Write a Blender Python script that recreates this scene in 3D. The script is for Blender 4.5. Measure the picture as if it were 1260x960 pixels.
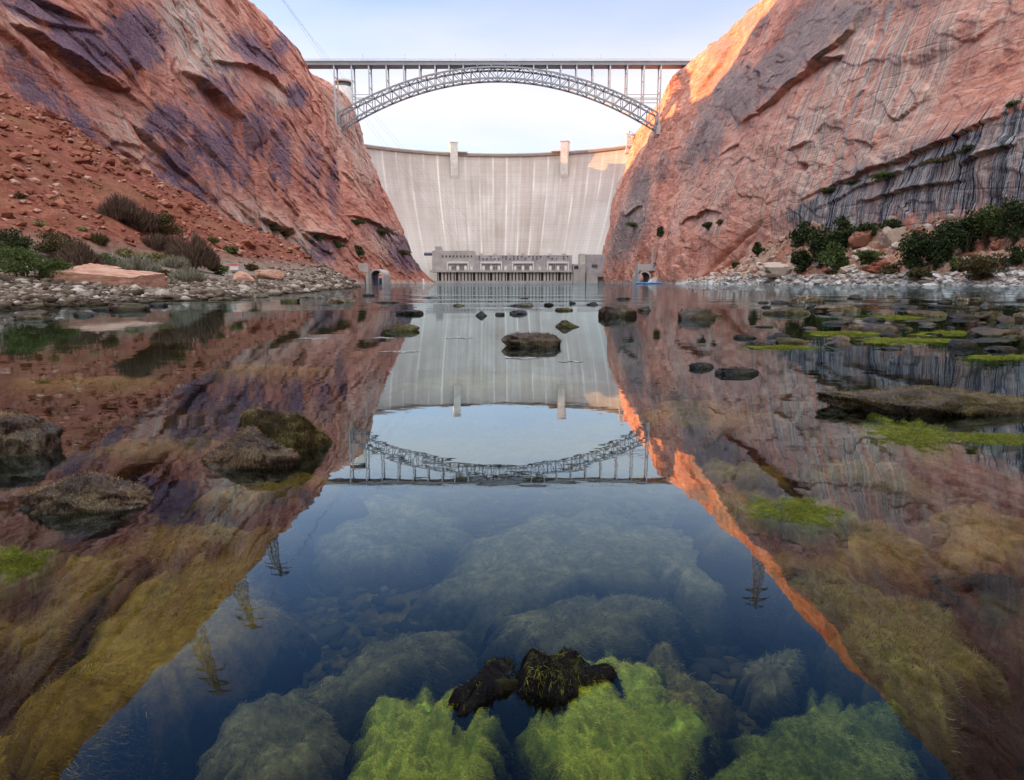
import bpy, bmesh, math, random
import numpy as np
from mathutils import Vector, Matrix, Euler

for o in list(bpy.data.objects):
    bpy.data.objects.remove(o)
scene = bpy.context.scene
R = math.radians
# ------------------------------------------------------------------ camera
PITCH = 9.35
CAM_H = 0.8
F = 800.0 / 1260.0
cam_data = bpy.data.cameras.new("camera")
cam_data.sensor_width = 36.0
cam_data.lens = 36.0 * F
cam_data.clip_start = 0.05
cam_data.clip_end = 20000
cam = bpy.data.objects.new("camera", cam_data)
scene.collection.objects.link(cam)
cam.location = (0, 0, CAM_H)
cam.rotation_euler = (R(90 - PITCH), 0, 0)
scene.camera = cam
# ------------------------------------------------------------------ sky + sun
SUN_EL, SUN_AZ = 9.0, 11.0          # the sun stands left of the view, a little ahead of it
sun_to = Vector((-math.cos(R(SUN_AZ)) * math.cos(R(SUN_EL)), math.sin(R(SUN_AZ)) * math.cos(R(SUN_EL)), math.sin(R(SUN_EL))))
world = bpy.data.worlds.new("World")
scene.world = world
world.use_nodes = True
wn = world.node_tree
sky = wn.nodes.new("ShaderNodeTexSky")
sky.sky_type = 'NISHITA'
sky.sun_disc = False
sky.sun_elevation = R(SUN_EL)
sky.sun_rotation = math.atan2(sun_to.x, sun_to.y)
sky.altitude = 1200
sky.air_density = 1.0
sky.dust_density = 0.6
sky.ozone_density = 4.0
bg = wn.nodes["Background"]
veil = wn.nodes.new("ShaderNodeMix"); veil.data_type = 'RGBA'      # thin high cloud veil
wtc = wn.nodes.new("ShaderNodeTexCoord"); wmp = wn.nodes.new("ShaderNodeMapping")
wmp.inputs["Scale"].default_value = (1.0, 1.6, 4.0)
wns = wn.nodes.new("ShaderNodeTexNoise"); wns.inputs["Scale"].default_value = 1.6; wns.inputs["Detail"].default_value = 6
wrg = wn.nodes.new("ShaderNodeMapRange")
for i_, q_ in enumerate((0.36, 0.64, 0.62, 1.18)): wrg.inputs[i_ + 1].default_value = q_
wn.links.new(wtc.outputs["Generated"], wmp.inputs[0]); wn.links.new(wmp.outputs[0], wns.inputs["Vector"])
wn.links.new(wns.outputs["Fac"], wrg.inputs[0])
wn.links.new(sky.outputs[0], veil.inputs[6]); veil.inputs[7].default_value = (2.75, 2.5, 2.4, 1)
# unseen fill light added as a bright cloud sheet overhead and behind the camera
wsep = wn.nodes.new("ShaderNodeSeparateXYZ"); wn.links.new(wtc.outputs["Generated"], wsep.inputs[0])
def wrange(sock, a, b, c=0.0, d=1.0):
    nd = wn.nodes.new("ShaderNodeMapRange"); nd.interpolation_type = 'SMOOTHSTEP'
    wn.links.new(sock, nd.inputs[0])
    for i_, q_ in enumerate((a, b, c, d)): nd.inputs[i_ + 1].default_value = q_
    return nd.outputs[0]
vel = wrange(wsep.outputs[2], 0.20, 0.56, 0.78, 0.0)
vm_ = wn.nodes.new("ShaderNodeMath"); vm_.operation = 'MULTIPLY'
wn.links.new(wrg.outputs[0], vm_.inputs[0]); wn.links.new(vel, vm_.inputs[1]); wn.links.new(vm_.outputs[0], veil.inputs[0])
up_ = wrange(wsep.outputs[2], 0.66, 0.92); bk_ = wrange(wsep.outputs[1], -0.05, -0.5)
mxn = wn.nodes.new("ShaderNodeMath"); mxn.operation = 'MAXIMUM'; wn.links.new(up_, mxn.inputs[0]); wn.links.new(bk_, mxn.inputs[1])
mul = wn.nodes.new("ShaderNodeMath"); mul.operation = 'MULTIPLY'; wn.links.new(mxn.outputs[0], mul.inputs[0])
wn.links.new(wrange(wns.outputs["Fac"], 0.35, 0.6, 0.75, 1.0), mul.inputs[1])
fill_sheet = wn.nodes.new("ShaderNodeMix"); fill_sheet.data_type = 'RGBA'
wn.links.new(mul.outputs[0], fill_sheet.inputs[0]); wn.links.new(veil.outputs[2], fill_sheet.inputs[6]); fill_sheet.inputs[7].default_value = (6.4, 6.2, 6.1, 1)
wn.links.new(fill_sheet.outputs[2], bg.inputs[0])
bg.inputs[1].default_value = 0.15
sd = bpy.data.lights.new("sun", 'SUN')
sd.energy = 4.2
sd.angle = R(0.5)
sd.color = (1.0, 0.41, 0.12)
sun = bpy.data.objects.new("sun", sd)
scene.collection.objects.link(sun)
sun.rotation_euler = sun_to.to_track_quat('Z', 'Y').to_euler()
sun.location = sun_to * 1500
# ------------------------------------------------------------------ exposure, render settings
vs = scene.view_settings
vs.view_transform = 'Standard'
vs.look = 'None'
vs.exposure = 1.55
vs.gamma = 1.0
vs.use_curve_mapping = False
cy = scene.cycles
cy.use_denoising = True
cy.use_adaptive_sampling = True
cy.adaptive_threshold = 0.02
cy.max_bounces = 6
cy.diffuse_bounces = 3
cy.glossy_bounces = 2
cy.transmission_bounces = 4
cy.transparent_max_bounces = 10
cy.caustics_reflective = False
cy.caustics_refractive = False
cy.sample_clamp_indirect = 6.0

# ------------------------------------------------------------------ helpers: picture measuring
TH = R(PITCH); CT, ST = math.cos(TH), math.sin(TH)
def ray(px, py):
    u = (px - 630.0) / 800.0; v = (py - 480.0) / 800.0
    Y = CT - v * ST; Z = -ST - v * CT
    return u / Y, Z / Y                      # X and Z gained per metre of Y
def P(px, py, D):
    a, b = ray(px, py)
    return Vector((a * D, D, CAM_H + b * D))
def W(px, py, z=0.0):
    a, b = ray(px, py)
    D = (z - CAM_H) / b
    return Vector((a * D, D, z))
def mpp(D, z=0.0):                           # metres per picture pixel at distance D
    return (D * CT - (z - CAM_H) * ST) / 800.0
def project(X, Y, Z):
    Z = Z - CAM_H
    zc = Y * CT - Z * ST
    yc = Y * ST + Z * CT
    zc = np.maximum(zc, 0.5)
    return 630 + 800 * X / zc, 480 - 800 * yc / zc

# ------------------------------------------------------------------ helpers: noise
_rs = np.random.RandomState(11)
_perm = _rs.permutation(256); _perm = np.concatenate([_perm, _perm, _perm])
_gr = _rs.normal(size=(256, 3)); _gr /= np.linalg.norm(_gr, axis=1)[:, None]
def perlin(x, y, z):
    x, y, z = np.broadcast_arrays(np.asarray(x, float), np.asarray(y, float), np.asarray(z, float))
    xi = np.floor(x).astype(int); yi = np.floor(y).astype(int); zi = np.floor(z).astype(int)
    fx, fy, fz = x - xi, y - yi, z - zi
    xi &= 255; yi &= 255; zi &= 255
    u = fx**3 * (fx * (fx * 6 - 15) + 10); v = fy**3 * (fy * (fy * 6 - 15) + 10); w = fz**3 * (fz * (fz * 6 - 15) + 10)
    def g(dx, dy, dz):
        h = _perm[_perm[_perm[xi + dx] + yi + dy] + zi + dz]
        q = _gr[h]
        return q[..., 0] * (fx - dx) + q[..., 1] * (fy - dy) + q[..., 2] * (fz - dz)
    a = g(0,0,0) * (1-u) + g(1,0,0) * u
    b = g(0,1,0) * (1-u) + g(1,1,0) * u
    c = g(0,0,1) * (1-u) + g(1,0,1) * u
    d = g(0,1,1) * (1-u) + g(1,1,1) * u
    return ((a * (1-v) + b * v) * (1-w) + (c * (1-v) + d * v) * w) * 1.6
def fbm(x, y, z, octs=5, gain=0.5, lac=2.07):
    s = 0; a = 1.0; t = 0
    for i in range(octs):
        s = s + a * perlin(x + 17.3 * i, y - 9.1 * i, z + 5.7 * i); t += a
        x = x * lac; y = y * lac; z = z * lac; a *= gain
    return s / t * 1.4
def facets(x, y, seed):
    """tilted flat facets, one per cell, with sharp steps between them"""
    xi = np.floor(x).astype(int); yi = np.floor(y).astype(int)
    best = np.full(x.shape, 1e9); val = np.zeros(x.shape)
    for dx in (-1, 0, 1):
        for dy in (-1, 0, 1):
            cx = xi + dx; cyy = yi + dy
            h = _perm[(_perm[(cx + seed) & 255] + cyy) & 255]
            g1 = _gr[h]; g2 = _gr[_perm[h + 7]]
            ox = cx + .5 + .48 * g1[..., 0] * 1.4; oy = cyy + .5 + .48 * g1[..., 1] * 1.4
            d = (x - ox) ** 2 + (y - oy) ** 2
            m = d < best
            best = np.where(m, d, best)
            val = np.where(m, g2[..., 0] + g2[..., 1] * (x - ox) * 1.3 + g2[..., 2] * (y - oy) * 1.3, val)
    return val
def ridged(x, y, z, octs=4):
    s = 0; a = 1.0; t = 0
    for i in range(octs):
        s = s + a * (1 - np.abs(perlin(x + 3.3 * i, y + 7.7 * i, z)) * 2); t += a
        x = x * 2.1; y = y * 2.1; z = z * 2.1; a *= 0.5
    return s / t
def sstep(a, b, x):
    t = np.clip((x - a) / (b - a), 0, 1)
    return t * t * (3 - 2 * t)

# ------------------------------------------------------------------ helpers: meshes
COL = scene.collection
def mesh_np(name, v, faces, mat=None, parent=None, smooth=True, attrs=None, loc=None):
    """faces: (n,3) or (n,4) array, or a list of such arrays"""
    if not isinstance(faces, (list, tuple)):
        faces = [faces]
    faces = [np.asarray(f, dtype=np.int32) for f in faces if len(f)]
    v = np.asarray(v, dtype=np.float32)
    me = bpy.data.meshes.new(name)
    me.vertices.add(len(v)); me.vertices.foreach_set("co", v.ravel())
    nl = sum(f.size for f in faces); nf = sum(len(f) for f in faces)
    me.loops.add(nl); me.polygons.add(nf)
    me.loops.foreach_set("vertex_index", np.concatenate([f.ravel() for f in faces]))
    tot = np.concatenate([np.full(len(f), f.shape[1], np.int32) for f in faces])
    st = np.concatenate([[0], np.cumsum(tot)[:-1]]).astype(np.int32)
    me.polygons.foreach_set("loop_start", st)
    me.polygons.foreach_set("use_smooth", np.full(nf, smooth))
    me.update(calc_edges=True)
    if attrs:
        for k, a in attrs.items():
            at = me.attributes.new(k, 'FLOAT', 'POINT')
            at.data.foreach_set("value", np.asarray(a, dtype=np.float32).ravel())
    me.validate()
    if mat: me.materials.append(mat)
    o = bpy.data.objects.new(name, me)
    COL.objects.link(o)
    if parent: o.parent = parent
    if loc is not None: o.location = loc
    return o
def grid_faces(nr, nc, flip=False):
    i = np.arange(nr * nc).reshape(nr, nc)
    a, b, c, d = i[:-1, :-1], i[:-1, 1:], i[1:, 1:], i[1:, :-1]
    q = np.stack([a, b, c, d], -1).reshape(-1, 4)
    return q[:, ::-1] if flip else q
class MB:
    """collects boxes, bars, tubes and plates into ONE mesh"""
    def __init__(s): s.v = []; s.f = []; s.n = 0
    def add(s, v, f):
        v = np.asarray(v, float); s.v.append(v)
        s.f.append(np.asarray(f, int) + s.n); s.n += len(v)
    def box(s, x0, x1, y0, y1, z0, z1):
        v = [(x0,y0,z0),(x1,y0,z0),(x1,y1,z0),(x0,y1,z0),(x0,y0,z1),(x1,y0,z1),(x1,y1,z1),(x0,y1,z1)]
        s.add(v, [(0,3,2,1),(4,5,6,7),(0,1,5,4),(1,2,6,5),(2,3,7,6),(3,0,4,7)])
    def bar(s, p, q, w, h=None, up=(0,0,1)):
        p = np.asarray(p, float); q = np.asarray(q, float); h = h or w
        d = q - p; d = d / np.linalg.norm(d)
        a = np.cross(d, up)
        if np.linalg.norm(a) < 1e-3: a = np.cross(d, (1,0,0))
        a /= np.linalg.norm(a); b = np.cross(a, d)
        a = a * w / 2; b = b * h / 2
        v = [p-a-b, p+a-b, p+a+b, p-a+b, q-a-b, q+a-b, q+a+b, q-a+b]
        s.add(v, [(0,1,2,3),(7,6,5,4),(0,4,5,1),(1,5,6,2),(2,6,7,3),(3,7,4,0)])
    def tube(s, pts, r, n=6):
        pts = np.asarray(pts, float); m = len(pts)
        r = np.broadcast_to(np.asarray(r, float), (m,))
        d = np.gradient(pts, axis=0); d /= np.linalg.norm(d, axis=1)[:, None] + 1e-9
        ref = np.where(np.abs(d[:, 2:3]) > 0.9, np.array([[1.0, 0, 0]]), np.array([[0, 0, 1.0]]))
        a = np.cross(d, ref); a /= np.linalg.norm(a, axis=1)[:, None] + 1e-9
        b = np.cross(d, a)
        t = np.arange(n) * 2 * math.pi / n
        v = pts[:, None] + r[:, None, None] * (a[:, None] * np.cos(t)[None, :, None] + b[:, None] * np.sin(t)[None, :, None])
        i = np.arange(m * n).reshape(m, n)
        j = np.roll(i, -1, axis=1)
        f = np.stack([i[:-1], j[:-1], j[1:], i[1:]], -1).reshape(-1, 4)
        s.add(v.reshape(-1, 3), f)
        e = np.array([[i[k][0], i[k][q], i[k][q+1], i[k][q+1]] for k in (0, m-1) for q in range(1, n-1)])
    def lathe(s, cx, cy, prof, n=24):
        t = np.arange(n) * 2 * math.pi / n
        v = np.array([[(cx + r * math.cos(a), cy + r * math.sin(a), z) for a in t] for r, z in prof])
        m = len(prof)
        i = np.arange(m * n).reshape(m, n); j = np.roll(i, -1, axis=1)
        s.add(v.reshape(-1, 3), np.stack([i[:-1], j[:-1], j[1:], i[1:]], -1).reshape(-1, 4))
    def build(s, name, mat, parent=None, smooth=False, origin=None):
        v = np.concatenate(s.v)
        if origin is not None: v = v - np.asarray(origin, float)
        o = mesh_np(name, v, np.concatenate(s.f), mat, parent, smooth)
        if origin is not None: o.location = origin
        return o
def tag(o, label=None, cat=None, group=None, kind=None):
    if label: o["label"] = label
    if cat: o["category"] = cat
    if group: o["group"] = group
    if kind: o["kind"] = kind
    return o
def empty(name, loc, label=None, cat=None, group=None):
    o = bpy.data.objects.new(name, None); COL.objects.link(o)
    o.location = loc; o.empty_display_size = 0.5
    return tag(o, label, cat, group)

# ------------------------------------------------------------------ helpers: materials
class NT:
    def __init__(s, name):
        s.m = bpy.data.materials.new(name); s.m.use_nodes = True
        s.t = s.m.node_tree; s.b = s.t.nodes["Principled BSDF"]; s.out = s.t.nodes["Material Output"]
        s.co = s.t.nodes.new("ShaderNodeTexCoord").outputs["Object"]
    def n(s, typ, **kw):
        nd = s.t.nodes.new(typ)
        for k, x in kw.items(): setattr(nd, k, x)
        return nd
    def link(s, a, b): s.t.links.new(a, b)
    def put(s, sock, x):
        if hasattr(x, "is_linked") or isinstance(x, bpy.types.NodeSocket): s.link(x, sock)
        elif isinstance(x, (tuple, list)) and len(x) == 3 and sock.type == 'RGBA': sock.default_value = (*x, 1)
        else: sock.default_value = x
    def map(s, scale, co=None, loc=(0,0,0)):
        nd = s.n("ShaderNodeMapping"); s.link(co or s.co, nd.inputs[0])
        nd.inputs["Scale"].default_value = scale; nd.inputs["Location"].default_value = loc
        return nd.outputs[0]
    def noise(s, scale, co=None, detail=6, rough=0.55, dist=0.0):
        nd = s.n("ShaderNodeTexNoise"); s.link(co or s.co, nd.inputs["Vector"])
        nd.inputs["Scale"].default_value = scale; nd.inputs["Detail"].default_value = detail
        nd.inputs["Roughness"].default_value = rough; nd.inputs["Distortion"].default_value = dist
        return nd.outputs["Fac"]
    def voro(s, scale, co=None, feature='F1', out="Distance", rnd=1.0):
        nd = s.n("ShaderNodeTexVoronoi", feature=feature); s.link(co or s.co, nd.inputs["Vector"])
        nd.inputs["Scale"].default_value = scale; nd.inputs["Randomness"].default_value = rnd
        return nd.outputs[out]
    def ramp(s, fac, stops, interp='LINEAR'):
        nd = s.n("ShaderNodeValToRGB"); s.link(fac, nd.inputs[0])
        cr = nd.color_ramp; cr.interpolation = interp
        while len(cr.elements) < len(stops): cr.elements.new(0.5)
        for e, (p, c) in zip(cr.elements, stops):
            e.position = p; e.color = (*c, 1) if isinstance(c, (tuple, list)) else (c, c, c, 1)
        return nd.outputs[0]
    def rng(s, x, a, b, c=0.0, d=1.0):
        nd = s.n("ShaderNodeMapRange"); s.put(nd.inputs[0], x)
        for k, q in enumerate((a, b, c, d)): nd.inputs[k+1].default_value = q
        return nd.outputs[0]
    def math(s, op, a, b=0.0, clamp=False):
        nd = s.n("ShaderNodeMath", operation=op, use_clamp=clamp); s.put(nd.inputs[0], a); s.put(nd.inputs[1], b)
        return nd.outputs[0]
    def mix(s, fac, a, b, mode='MIX'):
        nd = s.n("ShaderNodeMix", data_type='RGBA', blend_type=mode)
        s.put(nd.inputs[0], fac); s.put(nd.inputs[6], a); s.put(nd.inputs[7], b)
        return nd.outputs[2]
    def attr(s, name):
        nd = s.n("ShaderNodeAttribute", attribute_name=name); return nd.outputs["Fac"]
    def bump(s, h, strength, dist, normal=None):
        nd = s.n("ShaderNodeBump"); s.link(h, nd.inputs["Height"])
        nd.inputs["Strength"].default_value = strength; nd.inputs["Distance"].default_value = dist
        if normal: s.link(normal, nd.inputs["Normal"])
        return nd.outputs[0]
    def fin(s, color=None, rough=0.9, normal=None, spec=0.3, metal=0.0):
        if color is not None: s.put(s.b.inputs["Base Color"], color)
        s.put(s.b.inputs["Roughness"], rough)
        s.b.inputs["Specular IOR Level"].default_value = spec
        s.b.inputs["Metallic"].default_value = metal
        if normal: s.link(normal, s.b.inputs["Normal"])
        return s.m
def plain(name, c, rough=0.8, spec=0.3, var=0.25, scale=1.0, metal=0.0):
    t = NT(name)
    k = t.noise(scale, detail=5)
    col = t.mix(t.rng(k, 0.3, 0.7), tuple(x * (1 - var) for x in c), tuple(min(1, x * (1 + var)) for x in c))
    return t.fin(col, rough, None, spec, metal)
# ================================================================== LARGE STRUCTURE
# ------------------------------------------------------------------ canyon wall surfaces (terrain)
def ip(x, xs, ys): return np.interp(x, xs, ys)
WALL = {
 -1: dict(foot=([-400,150,260,440,700,800,1000,1400],[108,108,106,103,98,94,94,94]),
          rim=([-400,620,680,720,760,830,890,960,1400],[196,196,203,197,187,189,205,240,262]),
          rz=([-400,560,690,720,770,830,880,920,980,1400],[216,216,216,215,212,208,200,203,206,206]),
          p=([-400,690,800,1400],[1.0,1.0,0.64,0.64])),
  1: dict(foot=([-400,100,200,300,440,700,800,850,1400],[140,137,132,127,122,118,116,114,110]),
          rim=([-400,380,540,600,680,830,1400],[188,188,188,180,164,168,175]),
          rz=([-400,540,600,680,760,1400],[216,216,214,212,208,206]),
          p=([-400,600,800,1400],[1.15,1.25,1.6,1.6])),
}
def wall_rz(side, Y): return ip(Y, *WALL[side]['rz'])
def wall_x(side, Y, z):
    w = WALL[side]
    if side > 0:      # the weeping wall below the spring line stands upright
        k = sstep(150, 200, Y) * sstep(430, 330, Y); zc = 47.0
        z = np.where(z < zc, z + k * .9 * (zc - np.maximum(z, 0)), z)
    f, r, h, p = ip(Y, *w['foot']), ip(Y, *w['rim']), wall_rz(side, Y), ip(Y, *w['p'])
    return side * (f + (r - f) * np.clip(z / h, 0, 1.0) ** p)
def wallpt(px, py, side):
    a, b = ray(px, py)
    lo, hi = 40.0, 1100.0
    for _ in range(50):
        m = (lo + hi) / 2
        if abs(a * m) < abs(float(wall_x(side, m, CAM_H + b * m))): lo = m
        else: hi = m
    return a * lo, lo, CAM_H + b * lo
def poly_dist(X, Y, pts):
    """distance, side (+ = above the line going left to right) and run 0..1 along the line"""
    best = np.full(X.shape, 1e9); sg = np.zeros(X.shape); run = np.zeros(X.shape)
    L = [0]
    for (x0, y0), (x1, y1) in zip(pts[:-1], pts[1:]): L.append(L[-1] + math.hypot(x1-x0, y1-y0))
    for k, ((x0, y0), (x1, y1)) in enumerate(zip(pts[:-1], pts[1:])):
        dx, dy = x1-x0, y1-y0; l2 = dx*dx + dy*dy
        t = np.clip(((X-x0)*dx + (Y-y0)*dy) / l2, 0, 1)
        d = np.hypot(X - x0 - t*dx, Y - y0 - t*dy)
        c = dx * (Y - y0) - dy * (X - x0)
        m = d < best
        best = np.where(m, d, best); sg = np.where(m, -np.sign(c), sg)
        run = np.where(m, (L[k] + t * (L[k+1]-L[k])) / L[-1], run)
    return best, sg, run
LEDGES = {   # traced on the rock: points, overhang in metres, fade length
 -1: [([(222,88),(240,98),(262,118),(285,145),(308,186)], 7, 26),
      ([(262,74),(300,80),(330,95),(357,120)], 5, 16),
      ([(0,30),(35,42),(60,60),(108,92),(152,110)], 5, 20),
      ([(155,70),(172,85),(185,118)], 3, 10),
      ([(100,28),(60,10),(20,-10)][::-1], 3, 14),
      ([(60,62),(110,100),(160,112)], 3, 8),
      ([(200,150),(225,180),(245,222),(262,250)], 3, 12),
      ([(320,268),(345,280),(362,286)], 4, 10),
      ([(378,284),(400,291),(428,297)], 5, 12),
      ([(425,264),(455,272),(492,292)], 4, 10),
      ([(385,100),(398,140),(402,190)], 2.5, 10),
      ([(215,20),(236,50),(244,70)], 3, 9),
      ([(0,5),(50,30),(120,40)], 2, 12),
      ([(140,180),(170,200),(178,190)], 2, 8),
      ([(300,55),(320,62),(345,85)], 2.5, 8)],
  1: [([(906,152),(945,132),(1000,82),(1050,38),(1062,10)], 4, 26),
      ([(1002,82),(1020,72),(1038,68)], 5, 8),
      ([(980,248),(1040,221),(1100,202),(1180,170),(1262,130)], 2.2, 20),
      ([(1000,262),(1050,236),(1110,212),(1205,182)], 1.4, 8),
      ([(1262,178),(1225,188),(1190,205)][::-1], 2.5, 8),
      ([(1060,250),(1130,232),(1200,222)], 2, 7),
      ([(838,275),(870,258),(890,262)], 3, 8),
      ([(970,186),(1000,172)], 2, 8),
      ([(770,268),(790,252)], 3, 8),
      ([(860,120),(880,90),(905,50)], 3, 12),
      ([(880,192),(905,178),(912,165)], 2, 7)],
}
CRACKS = {   # points, depth, half width in px
 -1: [([(195,24),(205,60),(210,105)], 3, 2.0), ([(345,205),(348,240),(352,275)], 3, 2.2), ([(216,70),(222,130),(230,165)], 2, 1.8),
      ([(440,220),(455,240),(470,262)], 4, 2), ([(418,170),(425,230),(440,290)], 5, 3), ([(236,0),(250,35),(262,60)], 3, 2.0), ([(302,300),(320,318),(335,335)], 2.5, 2),
      ([(375,90),(385,130),(384,170)], 2, 1.6), ([(330,20),(352,60),(368,82)], 2, 1.6), ([(150,0),(165,30),(190,60)], 1.6, 1.5), ([(300,180),(315,220),(318,250)], 1.6, 1.5)],
  1: [([(936,88),(931,120),(929,146)], 7, 3.0), ([(952,222),(942,245),(938,270)], 2, 1.6), ([(938,272),(905,300),(880,325),(862,347)], 4, 2.4),
      ([(925,290),(910,315),(870,345)], 2.5, 1.6), ([(812,330),(825,250),(845,200),(870,150)], 5, 4), ([(985,200),(983,212)], 5, 4), 
      ([(800,240),(820,180),(838,140)], 3, 2.5), ([(890,235),(900,215)], 2, 2), ([(975,140),(990,110)], 2, 2)],
}
# stains: (x, y, half-width, half-height, turn in degrees, strength) traced on the rock
VARN = {
 -1: [(100,55,48,20,32,1.0),(165,48,32,34,20,.9),(60,20,60,14,25,.8),(45,100,60,26,38,.45),(270,110,34,30,50,.5),(205,150,22,24,50,.8),(265,185,52,34,45,.65),(305,60,22,16,40,.8),(330,75,20,10,40,.8),
      (345,55,10,14,0,.7),(315,160,22,40,10,.6),(352,40,12,30,-10,.4),(345,190,14,44,0,.6),(215,205,26,26,40,.7),(240,235,30,14,35,.6),(385,200,14,44,0,.45),(365,118,12,14,0,.8),(100,150,60,20,42,.5),(30,100,50,26,38,.55),(140,190,34,14,42,.5),(410,230,8,40,0,.5),(395,310,18,20,0,.6),(505,310,22,20,20,.9),(470,285,22,10,25,.5)],
  1: [(965,75,52,20,-45,.9),(1000,30,40,28,-45,.75),(905,115,36,34,-45,.8),(870,165,18,40,20,.75),(1040,20,30,20,-40,.7),(850,190,14,30,20,.6),(1100,8,50,10,-10,.5),(788,235,12,28,15,.75),(890,60,20,22,-45,.6),(925,30,22,24,-40,.5),(770,290,16,34,25,.8),(815,205,10,22,20,.5),(1010,60,26,12,-45,.6)],
}
PALE = {
 -1: [(245,60,26,26,40,.9),(225,20,22,22,30,.8),(275,80,16,10,40,.7),(340,118,14,8,35,.8),(310,285,40,24,25,.7),(375,300,24,16,20,.7),(350,315,40,12,10,.7),(440,170,8,40,0,.6),(420,150,12,40,0,.5),(160,165,40,24,40,.35),(480,300,24,14,30,.7),(300,300,30,14,25,.6),(450,200,14,30,0,.5),(25,25,20,10,30,.3)],
  1: [(1080,100,60,80,8,.85),(1020,170,52,50,10,.65),(1000,240,30,30,0,.7),(930,210,60,40,-40,.4),(1050,195,60,20,-15,.7),(890,230,20,50,20,.5),(980,320,60,18,0,.6),(875,275,16,14,-30,.8),(1150,60,30,70,5,.5),(1170,290,60,30,0,.7),(1050,300,60,30,0,.9),(1210,20,30,30,0,.35),(1000,150,40,30,0,.5),(780,262,16,16,0,.7),(840,250,10,50,20,.4),(960,275,26,26,0,.4)],
}
def blobs(px, py, lst):
    m = np.zeros(px.shape)
    for x, y, a, b, rot, s in lst:
        c, q = math.cos(R(rot)), math.sin(R(rot))
        dx, dy = px - x, py - y
        e = ((dx * c + dy * q) / a) ** 2 + ((-dx * q + dy * c) / b) ** 2
        m = np.maximum(m, s * np.exp(-e * 0.62))
    return m
CLIFFV = {}
def build_cliff(side):
    ys = [-400.0]
    while ys[-1] < 150: ys.append(ys[-1] + (6 if ys[-1] < 60 else 2.0))
    while ys[-1] < 1000: ys.append(ys[-1] + min(1.5, 0.8 * ys[-1] ** 2 / 104000))
    while ys[-1] < 1400: ys.append(ys[-1] + 8)
    ys = np.array(ys)
    s = np.concatenate([np.linspace(-0.03, 1.0, 410)])
    YY, SS = np.meshgrid(ys, s)
    H = wall_rz(side, YY)
    # rim height wanders
    H = H + 5.0 * fbm(YY / 60, 3.1 * side, 0.5, 4) * sstep(0.6, 1, SS)
    Z = SS * H
    X = wall_x(side, YY, Z)
    X = np.where(Z < 0, wall_x(side, YY, 0.0) + side * Z * 0.3, X)
    px, py = project(X, YY, Z)
    n1 = fbm(YY / 90, Z / 60, side * 4.0, 3)
    # slabs that dip along the canyon: noise stretched along the dip
    q1 = (YY * 0.93 + Z * 0.37 * 1); q2 = (Z * 0.93 - YY * 0.37) if side > 0 else (Z * 0.8 + YY * 0.35)
    n2 = fbm(q1 / 75, q2 / 22, side * 9.0, 5, 0.5)
    n3 = ridged(q1 / 50, q2 / 22, side * 2.0, 4)
    n4 = fbm(YY / 5, Z / 5, side * 7.0, 5, 0.6)
    n5 = fbm(YY / 16, Z / 45, side * 1.0, 4, 0.5)          # upright fluting
    # stepped plates
    q = n2 * 2.2; st = np.floor(q) + sstep(0.88, 1.0, q - np.floor(q))
    plates = (st - q)
    far = 1 + 0.5 * sstep(400, 800, YY)
    taper = sstep(-0.03, 0.06, SS)
    k1 = 0.6 if side < 0 else 0.32
    d = 5.0 * n1 + 2.0 * k1 * n2 + 1.6 * k1 * plates + 0.9 * k1 * (n3 - 0.5) + (0.15 + 0.2 * (side < 0)) * n4 * far + 1.4 * n5
    wx = 0.5 * fbm(YY / 20, Z / 20, 31.0 * side, 3); wz = 0.5 * fbm(YY / 20, Z / 20, 47.0 * side, 3)
    rough = sstep(-0.25, 0.35, fbm(YY / 45, Z / 35, 12.0 * side, 3))
    fa = facets(q1 / 26 + wx * .5, q2 / 9 + wz * .5, 5); fb = facets(q1 / 8 + wx, q2 / 3.2 + wz, 9); fc = facets(YY / 3.2 + wx, Z / 2.4 + wz, 17)
    kk = 0.75 if side < 0 else 0.34
    d = d + kk * (1.7 * fa * (.45 + .55 * rough) + .42 * fb * rough + .10 * fc * rough)
    d = d * (0.25 + 0.75 * taper)
    wob = 3.0 * fbm(YY / 14, Z / 14, 2.2 * side, 3)
    for pts, A, L in LEDGES[side]:
        dd, sg, run = poly_dist(px, py + wob, pts)
        k = np.clip(np.sin(np.clip(run, 0, 1) * math.pi), 0, 1) ** 0.5
        d = d + A * k * np.exp(-dd / L) * sstep(-0.8, 0.8, dd * sg) - 0.35 * A * k * np.exp(-dd / (L * .5)) * sstep(-0.8, 0.8, -dd * sg)
    for pts, A, w in CRACKS[side]:
        dd, sg, run = poly_dist(px + wob, py + wob * .5, pts)
        k = np.clip(np.sin(np.clip(run, 0, 1) * math.pi), 0, 1) ** 0.5
        d = d - A * k * np.exp(-(dd / w) ** 2)
    if side > 0:    # knobbly rim
        d = d + sstep(0.86, 1.0, SS) * 3.0 * fbm(YY / 9, Z / 9, 3.0, 4)
    # rounded brow
    d = d - 7 * sstep(0.93, 1.0, SS) ** 2
    X = X - side * d
    # plateau behind the rim
    out = np.array([2, 6, 12, 20, 32, 50, 75, 110, 160, 230, 330, 480, 700, 1000, 1500.0])
    Yp, Op = np.meshgrid(ys, out)
    Xp = X[-1][None, :] + side * Op
    rise = 1.6 * np.sqrt(Op / 10)
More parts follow.
